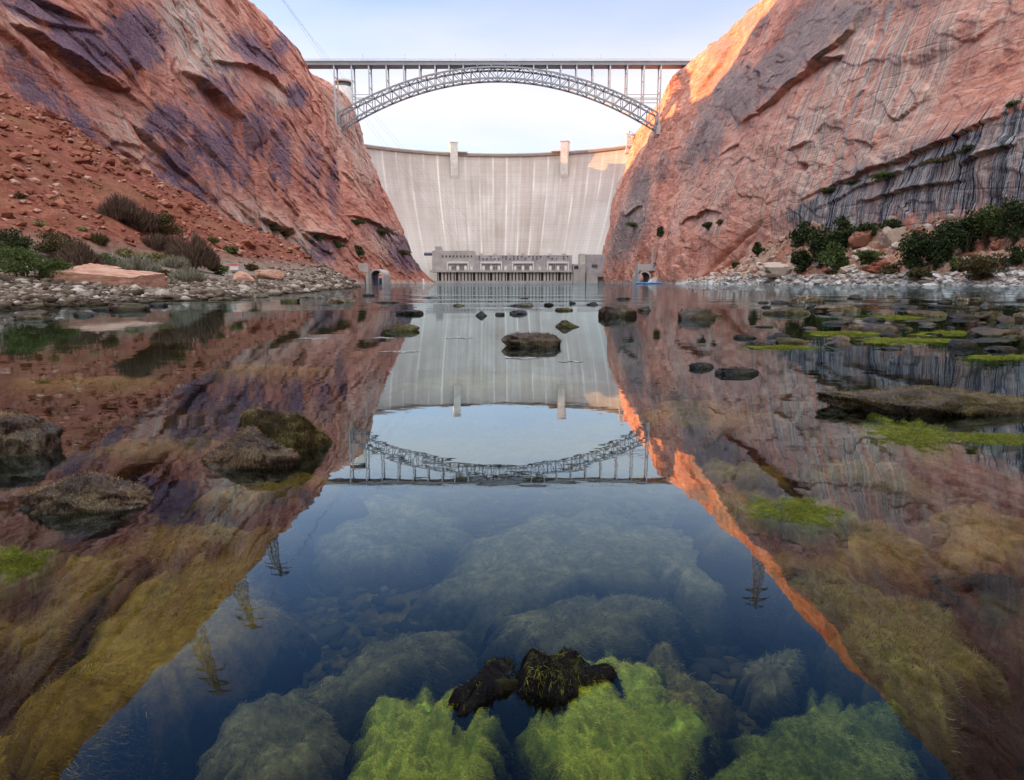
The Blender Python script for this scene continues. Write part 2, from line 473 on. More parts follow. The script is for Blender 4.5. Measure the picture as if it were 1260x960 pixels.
    if side < 0:
        sun_block = sstep(690, 610, Yp) * sstep(20, 160, Op) * (52 + 50 * sstep(450, 370, Yp))  # unseen rise added to keep the low sun off the right rim
        back = sstep(700, 760, Yp) * 2 * (Op / 300)
        Zp = Z[-1][None, :] + rise * (Yp < 700) + sun_block + back + 2.5 * fbm(Yp / 40, Op / 40, 6.0, 3)
    else:
        Zp = Z[-1][None, :] + rise + 3 * fbm(Yp / 40, Op / 40, 8.0, 3)
    V = np.stack([np.concatenate([X, Xp]), np.concatenate([YY, Yp]), np.concatenate([Z, Zp])], -1)
    nr, nc = V.shape[:2]
    V = V.reshape(-1, 3)
    fpx, fpy = project(V[:, 0], V[:, 1], V[:, 2])
    var = blobs(fpx, fpy, VARN[side]); pal = blobs(fpx, fpy, PALE[side])
    inside = (fpy > -120) & (fpx > -250) & (fpx < 1510) & (V[:, 1] > 60)
    gen = sstep(0.0, 0.5, fbm(V[:, 1] / 50, V[:, 2] / 40, 21.0 * side, 3)) * 0.6
    var = np.where(inside & (fpy > -60), var, gen); pal = np.where(inside & (fpy > -60), pal, gen[::-1] * .3)
    # seepage wall: a dark weeping band under the ledge on the right
    seep = np.zeros(len(V))
    if side > 0:
        top = np.interp(fpx, [900,980,1040,1100,1180,1260,1500], [290,250,222,200,168,128,10])
        top = top + 9 * fbm(V[:, 1] / 6, 0.3, 0.7, 5, .62) + 3
        low = np.interp(fpx, [950,1000,1060,1120,1200,1260,1500], [275,300,290,275,262,262,262]) + 34 * fbm(V[:, 1] / 3.0, 0.9, 0.2, 5, .65)
        seep = sstep(-6, 9, fpy - top) * sstep(8, -26, fpy - low) * sstep(930, 1000, fpx)
        seep = np.maximum(seep, 0.42 * sstep(-46, -2, fpy - top) * sstep(960, 1030, fpx) * (fpy < top))
        seep *= inside
    # bleached band just above the river
    band = sstep(4.5, 1.5, V[:, 2] + 1.5 * fbm(V[:, 1] / 6, 0.2, side * 1.1, 3))
    attrs = dict(varnish=var, pale=pal, seep=seep, band=band)
    CLIFFV[side] = V
    o = mesh_np("cliff", V, grid_faces(nr, nc, flip=(side < 0)), M_rock[side], attrs=attrs)
    return tag(o, kind='structure')

def rock_mat(name, side):
    t = NT(name)
    big = t.noise(0.018, detail=4, rough=0.6)
    dip = t.map((1, 1, 1))
    rot = t.n("ShaderNodeMapping"); t.link(t.co, rot.inputs[0])
    rot.inputs["Rotation"].default_value = (R(24 if side < 0 else -28), 0, 0)
    rot.inputs["Scale"].default_value = (1, 0.16, 1)
    lay = t.noise(0.35, rot.outputs[0], detail=6, rough=0.65)
    med = t.noise(0.14, detail=6, rough=0.62)
    fine = t.noise(1.3, detail=6, rough=0.65)
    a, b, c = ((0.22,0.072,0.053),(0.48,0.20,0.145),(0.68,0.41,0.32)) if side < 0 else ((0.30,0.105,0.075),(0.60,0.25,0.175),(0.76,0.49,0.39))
    col = t.ramp(t.math('ADD', t.math('MULTIPLY', lay, 0.45), t.math('ADD', t.math('MULTIPLY', big, 0.3), t.math('MULTIPLY', fine, 0.27))), [(0.40, a), (0.5, b), (0.62, c)])
    # vertical water streaks
    sv = t.map((0.0, 1.0, 0.022))
    st1 = t.noise(0.22, sv, detail=6, rough=0.6, dist=0.2)
    st2 = t.noise(0.75, sv, detail=6, rough=0.6)
    # pale bleached rock, partly in runs
    pm = t.math('MULTIPLY', t.attr("pale"), t.math('ADD', t.rng(st1, 0.42, 0.54, 0, 1.6), t.rng(med, 0.35, 0.65, 0, .7)), True)
    pcol = t.ramp(st2, [(0.38, (0.20,0.19,0.19)), (0.45, (0.52,0.44,0.37)), (0.50, (0.33,0.27,0.24)), (0.54, (0.74,0.67,0.58)), (0.60, (0.55,0.38,0.30)), (0.66, (0.76,0.69,0.60))])
    col = t.mix(t.math('MULTIPLY', pm, 0.86), col, pcol)
    # desert varnish
    vm = t.math('ADD', t.attr("varnish"), t.math('MULTIPLY', t.math('SUBTRACT', t.math('ADD', t.math('MULTIPLY', med, .4), t.math('ADD', t.math('MULTIPLY', lay, .35), t.math('MULTIPLY', st2, .25))), 0.5), 3.4))
    vm = t.math('MULTIPLY', t.rng(vm, 0.24, 0.52), t.rng(t.attr("varnish"), 0.04, 0.3))
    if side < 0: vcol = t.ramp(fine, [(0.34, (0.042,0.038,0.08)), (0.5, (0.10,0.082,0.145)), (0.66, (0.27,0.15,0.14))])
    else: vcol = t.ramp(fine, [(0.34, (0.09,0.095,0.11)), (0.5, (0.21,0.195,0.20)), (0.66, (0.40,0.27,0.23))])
    col = t.mix(t.math('MULTIPLY', vm, 0.88), col, vcol)
    # faint dark runs everywhere
    col = t.mix(t.math('MULTIPLY', t.rng(st1, 0.53, 0.68), 0.42), col, (0.17, 0.10, 0.085))
    col = t.mix(t.math('MULTIPLY', t.math('MULTIPLY', t.rng(st2, 0.54, 0.66), t.rng(big, 0.42, 0.6)), 0.45), col, (0.66, 0.50, 0.42))
    col = t.mix(t.math('MULTIPLY', t.rng(fine, 0.56, 0.72), 0.35), col, (0.16, 0.08, 0.065))
    # seepage
    sv3 = t.map((0.0, 1.0, 0.028)); s3 = t.noise(0.62, sv3, detail=6, rough=0.72); s4 = t.noise(0.16, t.map((0.0, 1.0, 0.05)), detail=4, rough=0.6)
    scol = t.ramp(s3, [(0.36, (0.012,0.016,0.03)), (0.45, (0.035,0.05,0.085)), (0.49, (0.68,0.66,0.63)), (0.52, (0.02,0.028,0.05)), (0.56, (0.12,0.14,0.19)), (0.585, (0.76,0.66,0.56)), (0.62, (0.03,0.035,0.055)), (0.72, (0.55,0.40,0.31))])
    scol = t.mix(t.math('MULTIPLY', t.rng(s4, 0.53, 0.64), 0.6), scol, t.mix(0.5, col, (0.58, 0.50, 0.43)))
    scol = t.mix(t.math('MULTIPLY', t.rng(s4, 0.50, 0.36), 0.7), scol, (0.018, 0.024, 0.035))
    sm = t.math('MULTIPLY', t.rng(t.math('ADD', t.attr("seep"), t.math('MULTIPLY', t.math('SUBTRACT', st2, 0.5), 1.9)), 0.28, 0.52), t.rng(t.attr("seep"), 0.02, 0.15))
    col = t.mix(sm, col, scol)
    # bleached band above the water
    col = t.mix(t.math('MULTIPLY', t.attr("band"), 0.75), col, t.ramp(med, [(0.3, (0.22,0.18,0.15)), (0.6, (0.55,0.50,0.44))]))
    # relief
    vor = t.voro(0.16, rot.outputs[0], 'DISTANCE_TO_EDGE')
    crack = t.rng(vor, 0.0, 0.06)
    vor2 = t.rng(t.voro(0.5, t.map((1, 0.55, 1)), 'DISTANCE_TO_EDGE'), 0.0, 0.05)
    h = t.math('ADD', t.math('ADD', t.math('MULTIPLY', lay, 0.7), t.math('MULTIPLY', fine, 0.42 if side > 0 else 0.55)), t.math('ADD', t.math('MULTIPLY', crack, 0.20), t.math('MULTIPLY', vor2, 0.05)))
    nrm = t.bump(h, 1.0, 1.1 if side > 0 else 1.4)
    return t.fin(col, 0.93, nrm, 0.15)
M_rock = {-1: rock_mat("sandstone_west", -1), 1: rock_mat("sandstone_east", 1)}
build_cliff(-1); build_cliff(1)

# ------------------------------------------------------------------ river water, river bed, banks
def water_mat():
    t = NT("river_water")
    t.t.nodes.remove(t.b)
    sep = t.n("ShaderNodeSeparateXYZ"); t.link(t.co, sep.inputs[0])
    y = sep.outputs[1]
    # small ripples near, choppier water on the far reach
    n1 = t.noise(2.2, t.map((0.6, 1.0, 1.0)), detail=3, rough=0.5)
    n2 = t.noise(0.35, t.map((0.35, 1.0, 1.0)), detail=4, rough=0.55)
    n3 = t.noise(9.0, t.map((0.7, 1.0, 1.0)), detail=2, rough=0.5)
    calm = t.noise(0.10, t.map((0.5, 1.4, 1.0)), detail=2)
    near = t.math('ADD', t.math('MULTIPLY', n1, 0.0012), t.math('MULTIPLY', n3, 0.00016))
    farw = t.math('MULTIPLY', t.math('MULTIPLY', n2, 0.16), t.math('MULTIPLY', t.rng(y, 16, 45), t.rng(calm, 0.35, 0.6, 0.25, 1.0)))
    h = t.math('ADD', near, farw)
    nrm = t.bump(h, 1.0, 1.0)
    fr = t.n("ShaderNodeFresnel"); fr.inputs[0].default_value = 1.33; t.link(nrm, fr.inputs["Normal"])
    fac = t.ramp(fr.outputs[0], [(0.021, 0.012), (0.036, 0.032), (0.062, 0.078), (0.11, 0.19), (0.19, 0.41), (0.36, 0.58), (0.6, 0.64), (1.0, 1.0)])
    gl = t.n("ShaderNodeBsdfGlossy"); gl.inputs["Roughness"].default_value = 0.012; t.link(nrm, gl.inputs["Normal"])
    gl.inputs["Color"].default_value = (0.74, 0.92, 1.0, 1)
    tr = t.n("ShaderNodeBsdfTransparent"); tr.inputs[0].default_value = (0.86, 0.93, 0.94, 1)
    mx = t.n("ShaderNodeMixShader"); t.link(fac, mx.inputs[0]); t.link(tr.outputs[0], mx.inputs[1]); t.link(gl.outputs[0], mx.inputs[2])
    t.link(mx.outputs[0], t.out.inputs[0])
    return t.m
M_water = water_mat()
wy = np.concatenate([[-400, -100, -20, -5], np.linspace(0, 20, 12), [30, 60, 120, 300, 600, 1000]])
wx = np.array([-170, -60, -20, -8, -3, 0, 3, 8, 20, 60, 170.0])
gx, gy = np.meshgrid(wx, wy)
tag(mesh_np("water", np.stack([gx, gy, gx * 0], -1).reshape(-1, 3), grid_faces(len(wy), len(wx)), M_water), kind='structure')

# river bed: rubbly gravel with olive growth
def bed_mat():
    t = NT("river_bed")
    a = t.noise(1.5, detail=6, rough=0.65); b = t.noise(0.35, detail=4); c = t.noise(14, detail=6, rough=0.7)
    col = t.ramp(a, [(0.30, (0.008,0.007,0.006)), (0.5, (0.022,0.017,0.008)), (0.68, (0.07,0.05,0.014))])
    col = t.mix(t.rng(b, 0.45, 0.65), col, (0.022, 0.024, 0.016))
    col = t.mix(t.math('MULTIPLY', t.rng(c, 0.5, 0.7), 0.5), col, (0.14, 0.11, 0.03))
    return t.fin(col, 1.0, t.bump(t.math('ADD', a, t.math('MULTIPLY', c, 0.2)), 0.7, 0.08), 0.0)
M_bed = bed_mat()
ys = [-3.0]
while ys[-1] < 900: ys.append(ys[-1] + max(0.035, 0.018 * abs(ys[-1])) * (1 if ys[-1] > 0 else 6))
ys = np.array(ys); xs = np.sinh(np.linspace(-5.2, 5.2, 300)) / math.sinh(5.2) * 165
BX, BY = np.meshgrid(xs, ys)
def bed_z(X, Y):
    z = -0.42 - 0.35 * sstep(8, 30, Y) - 2.0 * sstep(30, 90, Y) - 0.5 * sstep(4, 30, X)
    amp = 0.10
    z = z + amp * fbm(X / 0.8, Y / 0.8, 2.0, 4) + 0.16 * fbm(X / 2.6, Y / 2.6, 5.0, 3)
    return z
BZ = bed_z(BX, BY)
tag(mesh_np("riverbed", np.stack([BX, BY, BZ], -1).reshape(-1, 3), grid_faces(len(ys), len(xs)), M_bed), kind='structure')

# west bank: cobble bar, terrace and talus
def bank_x(Y): return -ip(Y, [-60,0,20,37,56,90,138,220,330,460], [13,14.2,15.6,15.2,18.6,24,33,62,97,112])
def talus_c(Y): return ip(Y, [-60,60,110,150,170,203,240,280,330,400,460], [36,38,42,41,35,27,18,9,4,2.5,1.5])
def west_z(X, Y):
    e = bank_x(Y) + 1.3 * fbm(Y / 7, 0.4, 0.1, 4) - X           # metres inland from the waterline
    berm = np.where(e < 0, e * 0.22, 0.85 * (1 - np.exp(-np.maximum(e, 0) / 3.2)) + 0.03 * np.maximum(e, 0))
    c = talus_c(Y)
    tal = c - (X + 108) * (0.50 + 0.10 * sstep(60, 200, Y)) + 2.4 * fbm(X / 16, Y / 26, 1.7, 4)
    tal = np.minimum(tal, c + 3)
    k = 1.6
    z = np.logaddexp(berm / k, tal / k) * k - 0.12
    z = np.where(e < 0, berm, z)
    # rills and debris lobes running down the slope
    m = sstep(3, 9, tal)
    z = z + m * (1.1 * fbm(X / 11, Y / 4.0, 3.3, 4) + 0.45 * fbm(X / 2.5, Y / 2.0, 4.4, 4))
    return z, e, m
ys = [-60.0]
while ys[-1] < 470: ys.append(ys[-1] + (4 if ys[-1] < 8 else max(0.22, 0.011 * ys[-1])))
ys = np.array(ys); xs = -11 - np.concatenate([np.linspace(0, 14, 60), np.linspace(14.4, 122, 230)])
TX, TY = np.meshgrid(xs, ys)
TZ, TE, TM = west_z(TX, TY)
def ground_mat():
    t = NT("bank_ground")
    m = t.attr("talus")
    a = t.noise(0.5, detail=6, rough=0.7); b = t.noise(3.0, detail=6, rough=0.7); c = t.noise(0.08, detail=4)
    red = t.ramp(t.math('ADD', t.math('MULTIPLY', a, .6), t.math('MULTIPLY', b, .4)), [(0.34, (0.11,0.036,0.027)), (0.5, (0.25,0.088,0.06)), (0.68, (0.42,0.20,0.145))])
    red = t.mix(t.rng(c, 0.5, 0.7, 0, 0.5), red, (0.24, 0.15, 0.08))
    gr = t.ramp(t.math('ADD', t.math('MULTIPLY', b, .7), t.math('MULTIPLY', a, .3)), [(0.32, (0.08,0.065,0.05)), (0.5, (0.24,0.20,0.17)), (0.68, (0.48,0.43,0.39))])
    col = t.mix(m, gr, red)
    wet = t.attr("wet")
    col = t.mix(wet, col, t.ramp(b, [(0.35, (0.015,0.012,0.008)), (0.6, (0.07,0.055,0.018))]))
    return t.fin(col, 0.95, t.bump(t.math('ADD', b, a), 0.9, 0.35), 0.1)
M_ground = ground_mat()
tag(mesh_np("ground", np.stack([TX, TY, TZ], -1).reshape(-1, 3), grid_faces(len(ys), len(xs), True), M_ground,
    attrs=dict(talus=np.clip(sstep(2.2, 6, TZ), 0, 1), wet=sstep(0.22, 0.02, TZ))), kind='structure')

# east bank: broken ledges and debris below the seep
def east_edge(Y): return ip(Y, [60,180,260,340,400,450,480], [124,119,115,111,112,115,119])
def east_z(X, Y):
    e = X - east_edge(Y) - 1.5 * fbm(Y / 9, 0.8, 0.3, 4)
    c = ip(Y, [60,170,220,260,300,340,370,410,470], [17,17,19,20,21,20,13,6,2])
    z = np.where(e < 0, e * 0.25, 1.9 * (1 - np.exp(-np.maximum(e, 0) / 1.2)) + (c - 1.9) * np.clip(e / 19, 0, 1.2) ** 1.15)
    up = sstep(0.5, 4, e)
    q = (z + 2.2 * fbm(X / 9, Y / 12, 5.1, 4) * up) / 3.1
    z = (np.floor(q) + sstep(0.45, 0.95, q - np.floor(q))) * 3.1 * up + z * (1 - up)
    z = z + up * (0.9 * fbm(X / 4, Y / 4, 9.1, 4))
    return z, e
ys = np.concatenate([np.arange(60, 150, 2.0), np.arange(150, 480, 0.6)]); xs = np.linspace(104, 150, 110)
EX, EY = np.meshgrid(xs, ys); EZ, EE = east_z(EX, EY)
def ledge_mat():
    t = NT("ledge_rock")
    a = t.noise(0.35, detail=6, rough=0.7); b = t.noise(1.6, detail=6, rough=0.7); c = t.noise(0.05, detail=3)
    col = t.ramp(t.math('ADD', t.math('MULTIPLY', a, .5), t.math('MULTIPLY', b, .5)), [(0.34, (0.12,0.07,0.05)), (0.48, (0.42,0.28,0.20)), (0.62, (0.58,0.46,0.37))])
    col = t.mix(t.rng(c, 0.48, 0.62, 0, 0.8), col, t.ramp(a, [(0.35, (0.2,0.07,0.045)), (0.65, (0.46,0.2,0.13))]))
    col = t.mix(t.attr("low"), col, t.ramp(b, [(0.35, (0.24,0.23,0.22)), (0.6, (0.62,0.61,0.59))]))
    return t.fin(col, 0.95, t.bump(t.math('ADD', b, a), 0.9, 0.6), 0.1)
M_ledge = ledge_mat()
tag(mesh_np("ground", np.stack([EX, EY, EZ], -1).reshape(-1, 3), grid_faces(len(ys), len(xs)), M_ledge,
    attrs=dict(low=sstep(2.6, 1.4, EZ))), kind='structure')

# ------------------------------------------------------------------ the dam
AX, AY, RC, HD = -17.0, 676.0, 277.0, 178.0
def dam_r(z): return RC - 76 * ((HD - z) / HD) ** 1.55
def concrete_mat():
    t = NT("dam_concrete")
    sep = t.n("ShaderNodeSeparateXYZ"); t.link(t.co, sep.inputs[0])
    ang = t.math('ARCTAN2', sep.outputs[0], sep.outputs[1])
    z = sep.outputs[2]
    cmb = t.n("ShaderNodeCombineXYZ"); t.link(t.math('MULTIPLY', ang, 277.0), cmb.inputs[0]); t.link(z, cmb.inputs[2])
    co = cmb.outputs[0]
    st = t.noise(0.16, t.map((1, 1, 0.035), co), detail=6, rough=0.62)
    st2 = t.noise(0.55, t.map((1, 1, 0.02), co), detail=5, rough=0.6)
    pat = t.noise(0.02, co, detail=5, rough=0.6)
    col = t.ramp(t.math('ADD', t.math('MULTIPLY', st, .5), t.math('MULTIPLY', pat, .5)), [(0.34, (0.345,0.32,0.30)), (0.5, (0.49,0.47,0.445)), (0.62, (0.62,0.61,0.595))])
    cb = t.n("ShaderNodeCombineXYZ"); t.link(t.math('FLOOR', t.math('ADD', t.math('MULTIPLY', ang, 277.0 / 19.5), 0.5)), cb.inputs[0]); t.link(t.math('FLOOR', t.math('MULTIPLY', z, 1 / 15.2)), cb.inputs[1])
    wn2 = t.n("ShaderNodeTexWhiteNoise", noise_dimensions='2D'); t.link(cb.outputs[0], wn2.inputs["Vector"])
    cb1 = t.n("ShaderNodeTexWhiteNoise", noise_dimensions='1D'); t.link(t.math('FLOOR', t.math('ADD', t.math('MULTIPLY', ang, 277.0 / 19.5), 0.5)), cb1.inputs["W"])
    col = t.mix(t.math('MULTIPLY', wn2.outputs["Value"], 0.22), col, (0.34, 0.29, 0.255))
    col = t.mix(t.math('MULTIPLY', cb1.outputs["Value"], 0.30), col, (0.40, 0.33, 0.295))
    # block joints: pale upright leaching lines, thin lift lines
    fx = t.math('FRACT', t.math('MULTIPLY', ang, 277.0 / 19.5))
    w = t.math('ADD', t.math('MULTIPLY', t.noise(0.05, t.map((0.4,1,1), co), detail=3), 0.16), 0.0)
    line = t.math('MULTIPLY', t.rng(t.math('ABSOLUTE', t.math('SUBTRACT', fx, 0.5)), 0.02, 0.10, 1, 0), t.rng(t.noise(0.025, t.map((2.5,1,.5), co), detail=3), 0.38, 0.62))
    col = t.mix(t.math('MULTIPLY', line, 0.75), col, (0.80, 0.78, 0.75))
    fz = t.math('FRACT', t.math('MULTIPLY', z, 1 / 7.6))
    zl = t.rng(t.math('ABSOLUTE', t.math('SUBTRACT', fz, 0.5)), 0.0, 0.07, 1, 0)
    col = t.mix(t.math('MULTIPLY', zl, 0.18), col, (0.25, 0.22, 0.2))
    col = t.mix(t.math('MULTIPLY', t.rng(st2, 0.56, 0.7), 0.30), col, (0.27, 0.19, 0.15))
    col = t.mix(t.math('MULTIPLY', t.rng(z, 130, 60, 0, 1), t.rng(t.math('ABSOLUTE', ang), 0.22, 0.5, 0, 0.55)), col, (0.66, 0.65, 0.62))
    # water-stain darkening under the crest
    col = t.mix(t.math('MULTIPLY', t.math('MULTIPLY', t.rng(z, 125, 178), t.rng(st, 0.42, 0.6)), 0.30), col, (0.30, 0.26, 0.22))
    return t.fin(col, 0.9, t.bump(t.math('ADD', st2, zl), 0.35, 0.5), 0.2)
M_conc = concrete_mat()
M_greyc = plain("grey_concrete", (0.45, 0.435, 0.43), 0.9, 0.2, 0.18, 0.12)
M_palec = plain("pale_concrete", (0.56, 0.54, 0.51), 0.9, 0.2, 0.15, 0.2)
dam = empty("concrete_dam", (AX, AY, 0), "huge pale curved concrete arch dam closing the canyon behind the bridge", "dam")
ph = np.linspace(R(-58), R(58), 240); zz = np.linspace(-4, HD, 60)
PH, ZZ = np.meshgrid(ph, zz)
rr = dam_r(np.maximum(ZZ, 0))
Vf = np.stack([rr * np.sin(PH), rr * np.cos(PH), ZZ], -1).reshape(-1, 3)
Vb = np.stack([(RC + 9) * np.sin(PH), (RC + 9) * np.cos(PH), ZZ], -1).reshape(-1, 3)
n = len(Vf); nr, nc = len(zz), len(ph)
Ff = grid_faces(nr, nc); top = np.arange(nc - 1) + (nr - 1) * nc
Ft = np.stack([top, top + 1, top + 1 + n, top + n], -1)
face = mesh_np("dam_face", np.concatenate([Vf, Vb]), np.concatenate([Ff, Ff[:, ::-1] + n, Ft]), M_conc, dam, smooth=False)
def ring(r0, r1, z0, z1, a0, a1, n, name, mat, parent):
    a = np.linspace(a0, a1, n)
    pr = [(r0, z0), (r1, z0), (r1, z1), (r0, z1)]
    v = np.array([[(r * math.sin(t), r * math.cos(t), z) for t in a] for r, z in pr]).reshape(-1, 3)
    i = np.arange(4 * n).reshape(4, n)
    f = np.concatenate([np.stack([i[k, :-1], i[(k+1) % 4, :-1], i[(k+1) % 4, 1:], i[k, 1:]], -1) for k in range(4)])
    return mesh_np(name, v, f, mat, parent, smooth=False)
M_road = plain("crest_concrete", (0.24, 0.20, 0.18), 0.9, 0.2, 0.15, 0.1)
ring(RC - 2.6, RC - 0.02, HD - 2.6, HD + 0.4, R(-58), R(58), 200, "crest_walkway", M_road, dam)
ring(RC - 2.6, RC - 2.1, HD + 0.41, HD + 1.5, R(-58), R(58), 200, "parapet", M_greyc, dam)
for pxc, top_py in ((559, 178), (696, 178)):
    c = P(pxc, 190, 948); a = math.atan2(c.x - AX, 940 - AY)
    b = MB()
    prof = [(RC + 2, HD + 13), (RC - 8.5, HD + 13), (RC - 8.5, HD - 14), (RC - 7.5, HD - 30), (RC - 3, HD - 44), (RC + 2, HD - 44)]
    hw = 5.0
    u = np.array([math.sin(a), math.cos(a), 0]); s = np.array([math.cos(a), -math.sin(a), 0])
    v = [u * r + s * w + np.array([0, 0, z]) for w in (-hw, hw) for r, z in prof]
    k = len(prof)
    f4 = [(i, (i+1) % k, (i+1) % k + k, i + k) for i in range(k)]
    b.add(v, f4); b.add(v, [(0,1,2,3),(0,3,4,5),(9,8,7,6),(11,10,9,6)])
    tw = b.build("elevator_tower", M_palec, dam)
    b = MB()
    o0 = u * (RC - 3) + np.array([0, 0, HD + 13])
    b.bar(o0 - s * 5.6 + np.array([0,0,.6]), o0 + s * 5.6 + np.array([0,0,.6]), 12, 1.2)
    b.build("tower_cap", M_greyc, tw)
    b = MB(); sg = 1 if pxc < 630 else -1
    o1 = u * (RC - 5) + np.array([0, 0, HD + 2.0])
    b.bar(o1 + s * 5.1 * sg, o1 + s * 19 * sg, 6, 1.1)
    for q in (8, 12, 16): b.bar(o1 + s * q * sg + u * 2, o1 + s * q * sg + u * 2 - np.array([0, 0, 2.5]), .5)
    b.build("lookout_platform", M_palec, tw)

# ------------------------------------------------------------------ powerhouse at the foot of the dam
D0 = 822.0
def px_x(px): return ray(px, 348)[0] * D0
def py_z(py): return CAM_H + ray(630, py)[1] * D0
M_dark = plain("shadowed_opening", (0.03, 0.035, 0.04), 0.6, 0.3, 0.3, 0.3)
M_violet = plain("weathered_violet_concrete", (0.42, 0.40, 0.425), 0.9, 0.2, 0.2, 0.15)
M_white = plain("white_concrete", (0.74, 0.73, 0.72), 0.8, 0.2, 0.08, 0.3)
M_violet2 = plain("recessed_concrete", (0.20, 0.19, 0.205), 0.9, 0.2, 0.3, 0.3)
M_win = plain("dark_window_glass", (0.07, 0.08, 0.09), 0.25, 0.5, 0.3, 0.3)
pw = empty("powerhouse", (0, D0, 0), "long low grey powerhouse with white framed bays at the foot of the dam", "powerhouse")
x0, x1 = px_x(532), px_x(706)
z_deck, z_top = py_z(335), py_z(314)
b = MB(); b.box(x0, px_x(704), 4, 26, z_deck + 2.0, z_top); b.build("main_hall", M_violet, pw)
b = MB(); b.box(x0, px_x(584), 3, 30, z_deck + 2.0, py_z(308.5)); b.box(px_x(535), px_x(542.5), 6, 28, py_z(308.4), py_z(303)); b.build("service_block", M_greyc, pw)
b = MB(); b.box(x0 - 2, px_x(704), -5, 24, z_deck - .2, z_deck + 2.2); b.build("deck", M_greyc, pw)
b = MB(); b.box(x0 + 6, px_x(704), 2, 24, -3, z_deck - .3); b.build("draft_tube_wall", M_dark, pw)
k = 0; xx = x0 + 7
while xx < px_x(703):
    w = 2.6 if k % 5 else 1.2
    b = MB(); b.box(xx, xx + w, -1.5, 1.98, -3, z_deck - .4); b.build("pier", M_palec if k % 3 else M_greyc, pw)
    xx += w + (1.6 if k % 5 else 3.2); k += 1
b = MB(); b.box(x0 + 4, px_x(704), -2.2, -1.6, -2, 3.4); b.build("waterline_sill", M_greyc, pw)
for a0 in (550, 591, 630, 673):
    fx0, fx1 = px_x(a0), px_x(a0 + 27)
    b = MB(); b.box(fx0, fx1, 1.3, 2.9, py_z(324.2), py_z(321.8)); b.box(fx0 - .1, fx0 + 1.6, 1.2, 2.9, z_deck + 2.3, py_z(324.3)); b.box(fx1 - 1.6, fx1, 1.2, 2.9, z_deck + 2.3, py_z(324.3))
    fr = b.build("bay_frame", M_white, pw)
    for q in (2.5, 12, 21.5):
        c = px_x(a0 + q + 1.5); b = MB()
        prof = [(-1.5, 0), (1.5, 0), (1.8, 4.0), (1.1, 5.6), (-1.1, 5.6), (-1.8, 4.0)]
        kk = len(prof); zb = z_deck + 2.3
        v = [(c + x, y, zb + z) for y in (0.9, 2.8) for x, z in prof]
        b.add(v, [(0,1,2,5),(5,2,3,4)]); b.add(v, [(i, i + kk, (i+1) % kk + kk, (i+1) % kk) for i in range(kk)])
        b.build("arch_panel", M_white, fr)
    b = MB(); b.box(fx0 + 1.7, fx1 - 1.7, 2.2, 2.95, z_deck + 2.3, py_z(324.4)); b.build("glazing", M_violet2, fr)
for a0 in (580, 622, 664):
    b = MB(); c = px_x(a0); b.box(c - 1.6, c + 1.6, 1.4, 3.9, z_deck + 2.3, py_z(328)); b.build("transformer", M_white, pw)
rng = random.Random(5)
for row, zr in ((0, 319.5), (1, 316.5)):
    for q in range(24):
        c = px_x(590 + q * 4.7); b = MB()
        if rng.random() < .3: continue
        b.box(c - 1.0, c + 1.0, 3.2, 3.99, py_z(zr), py_z(zr - 1.8)); b.build("window", M_win, pw)
for q in range(9):
    c = px_x(545 + q * 4.4); b = MB(); b.box(c - .9, c + .9, 2.2, 2.99, py_z(316.5), py_z(314.2)); b.build("window", M_win, pw)
for q in range(7):
    b = MB(); c = px_x(592 + q * 17); b.box(c - 2.4, c + 2.4, 8, 14, z_top + .02, z_top + 2.4); b.build("roof_vent", M_greyc, pw)
for q in range(9):
    c = px_x(591 + q * 13.2); b = MB(); b.box(c - .35, c + .35, 2.0, 3.2, z_deck + 2.3, z_top + 1.2); b.build("pilaster", M_greyc, pw)
for q in range(6):
    c = px_x(556 + q * 27); b = MB(); b.bar((c, -3, z_deck + 2.2), (c, -3, z_deck + 7.5), .5); b.bar((c - 3.5, -3, z_deck + 7.5), (c + 3.5, -3, z_deck + 7.5), .5); b.build("cable_gantry", M_greyc, pw)
b = MB(); b.bar((x0, -4.6, z_deck + 3.3), (px_x(704), -4.6, z_deck + 3.3), .22)
for xq in np.arange(x0 + .2, px_x(704), 4.0): b.bar((xq, -4.6, z_deck + 2.2), (xq, -4.6, z_deck + 3.3), .2)
b.build("railing", M_greyc, pw)
# east end block
ev = empty("service_building", (px_x(722), D0, 0), "grey stepped service building at the powerhouse's right end by the cliff", "building")
ox = px_x(722)
b = MB(); b.box(px_x(705) - ox, px_x(719.5) - ox, -4, 24, -3, py_z(325)); b.build("abutment_block", M_greyc, ev)
b = MB(); b.box(px_x(713.5) - ox, px_x(719.8) - ox, 1, 27, py_z(326), py_z(312)); b.build("stair_tower", M_palec, ev)
b = MB(); b.box(px_x(719.9) - ox, px_x(750) - ox, 4, 28, 8, py_z(313)); b.build("wall", M_violet, ev)
b = MB(); b.box(px_x(721) - ox, px_x(735) - ox, -3, 3.9, -3, 14); b.build("retaining_wall", M_greyc, ev)
b = MB(); b.box(px_x(728) - ox, px_x(735) - ox, 3.0, 3.95, 20, 23.5); b.build("window", M_win, ev)
b = MB(); b.box(px_x(705) - ox + 1, px_x(711) - ox, -4.4, -4.01, 18, 22); b.build("door", M_dark, ev)
pen = MB(); pen.tube([(px_x(522), D0 + 6, py_z(312.5)), (x0 - 0.3, D0 + 6, py_z(312.5))], 2.0, 12)
tag(pen.build("pipe", plain("blue_grey_steel", (0.11, 0.13, 0.20), 0.5), None, True, origin=(px_x(527), D0 + 6, py_z(312.5))), "short dark blue pipe between the left cliff foot and the powerhouse", "pipe")

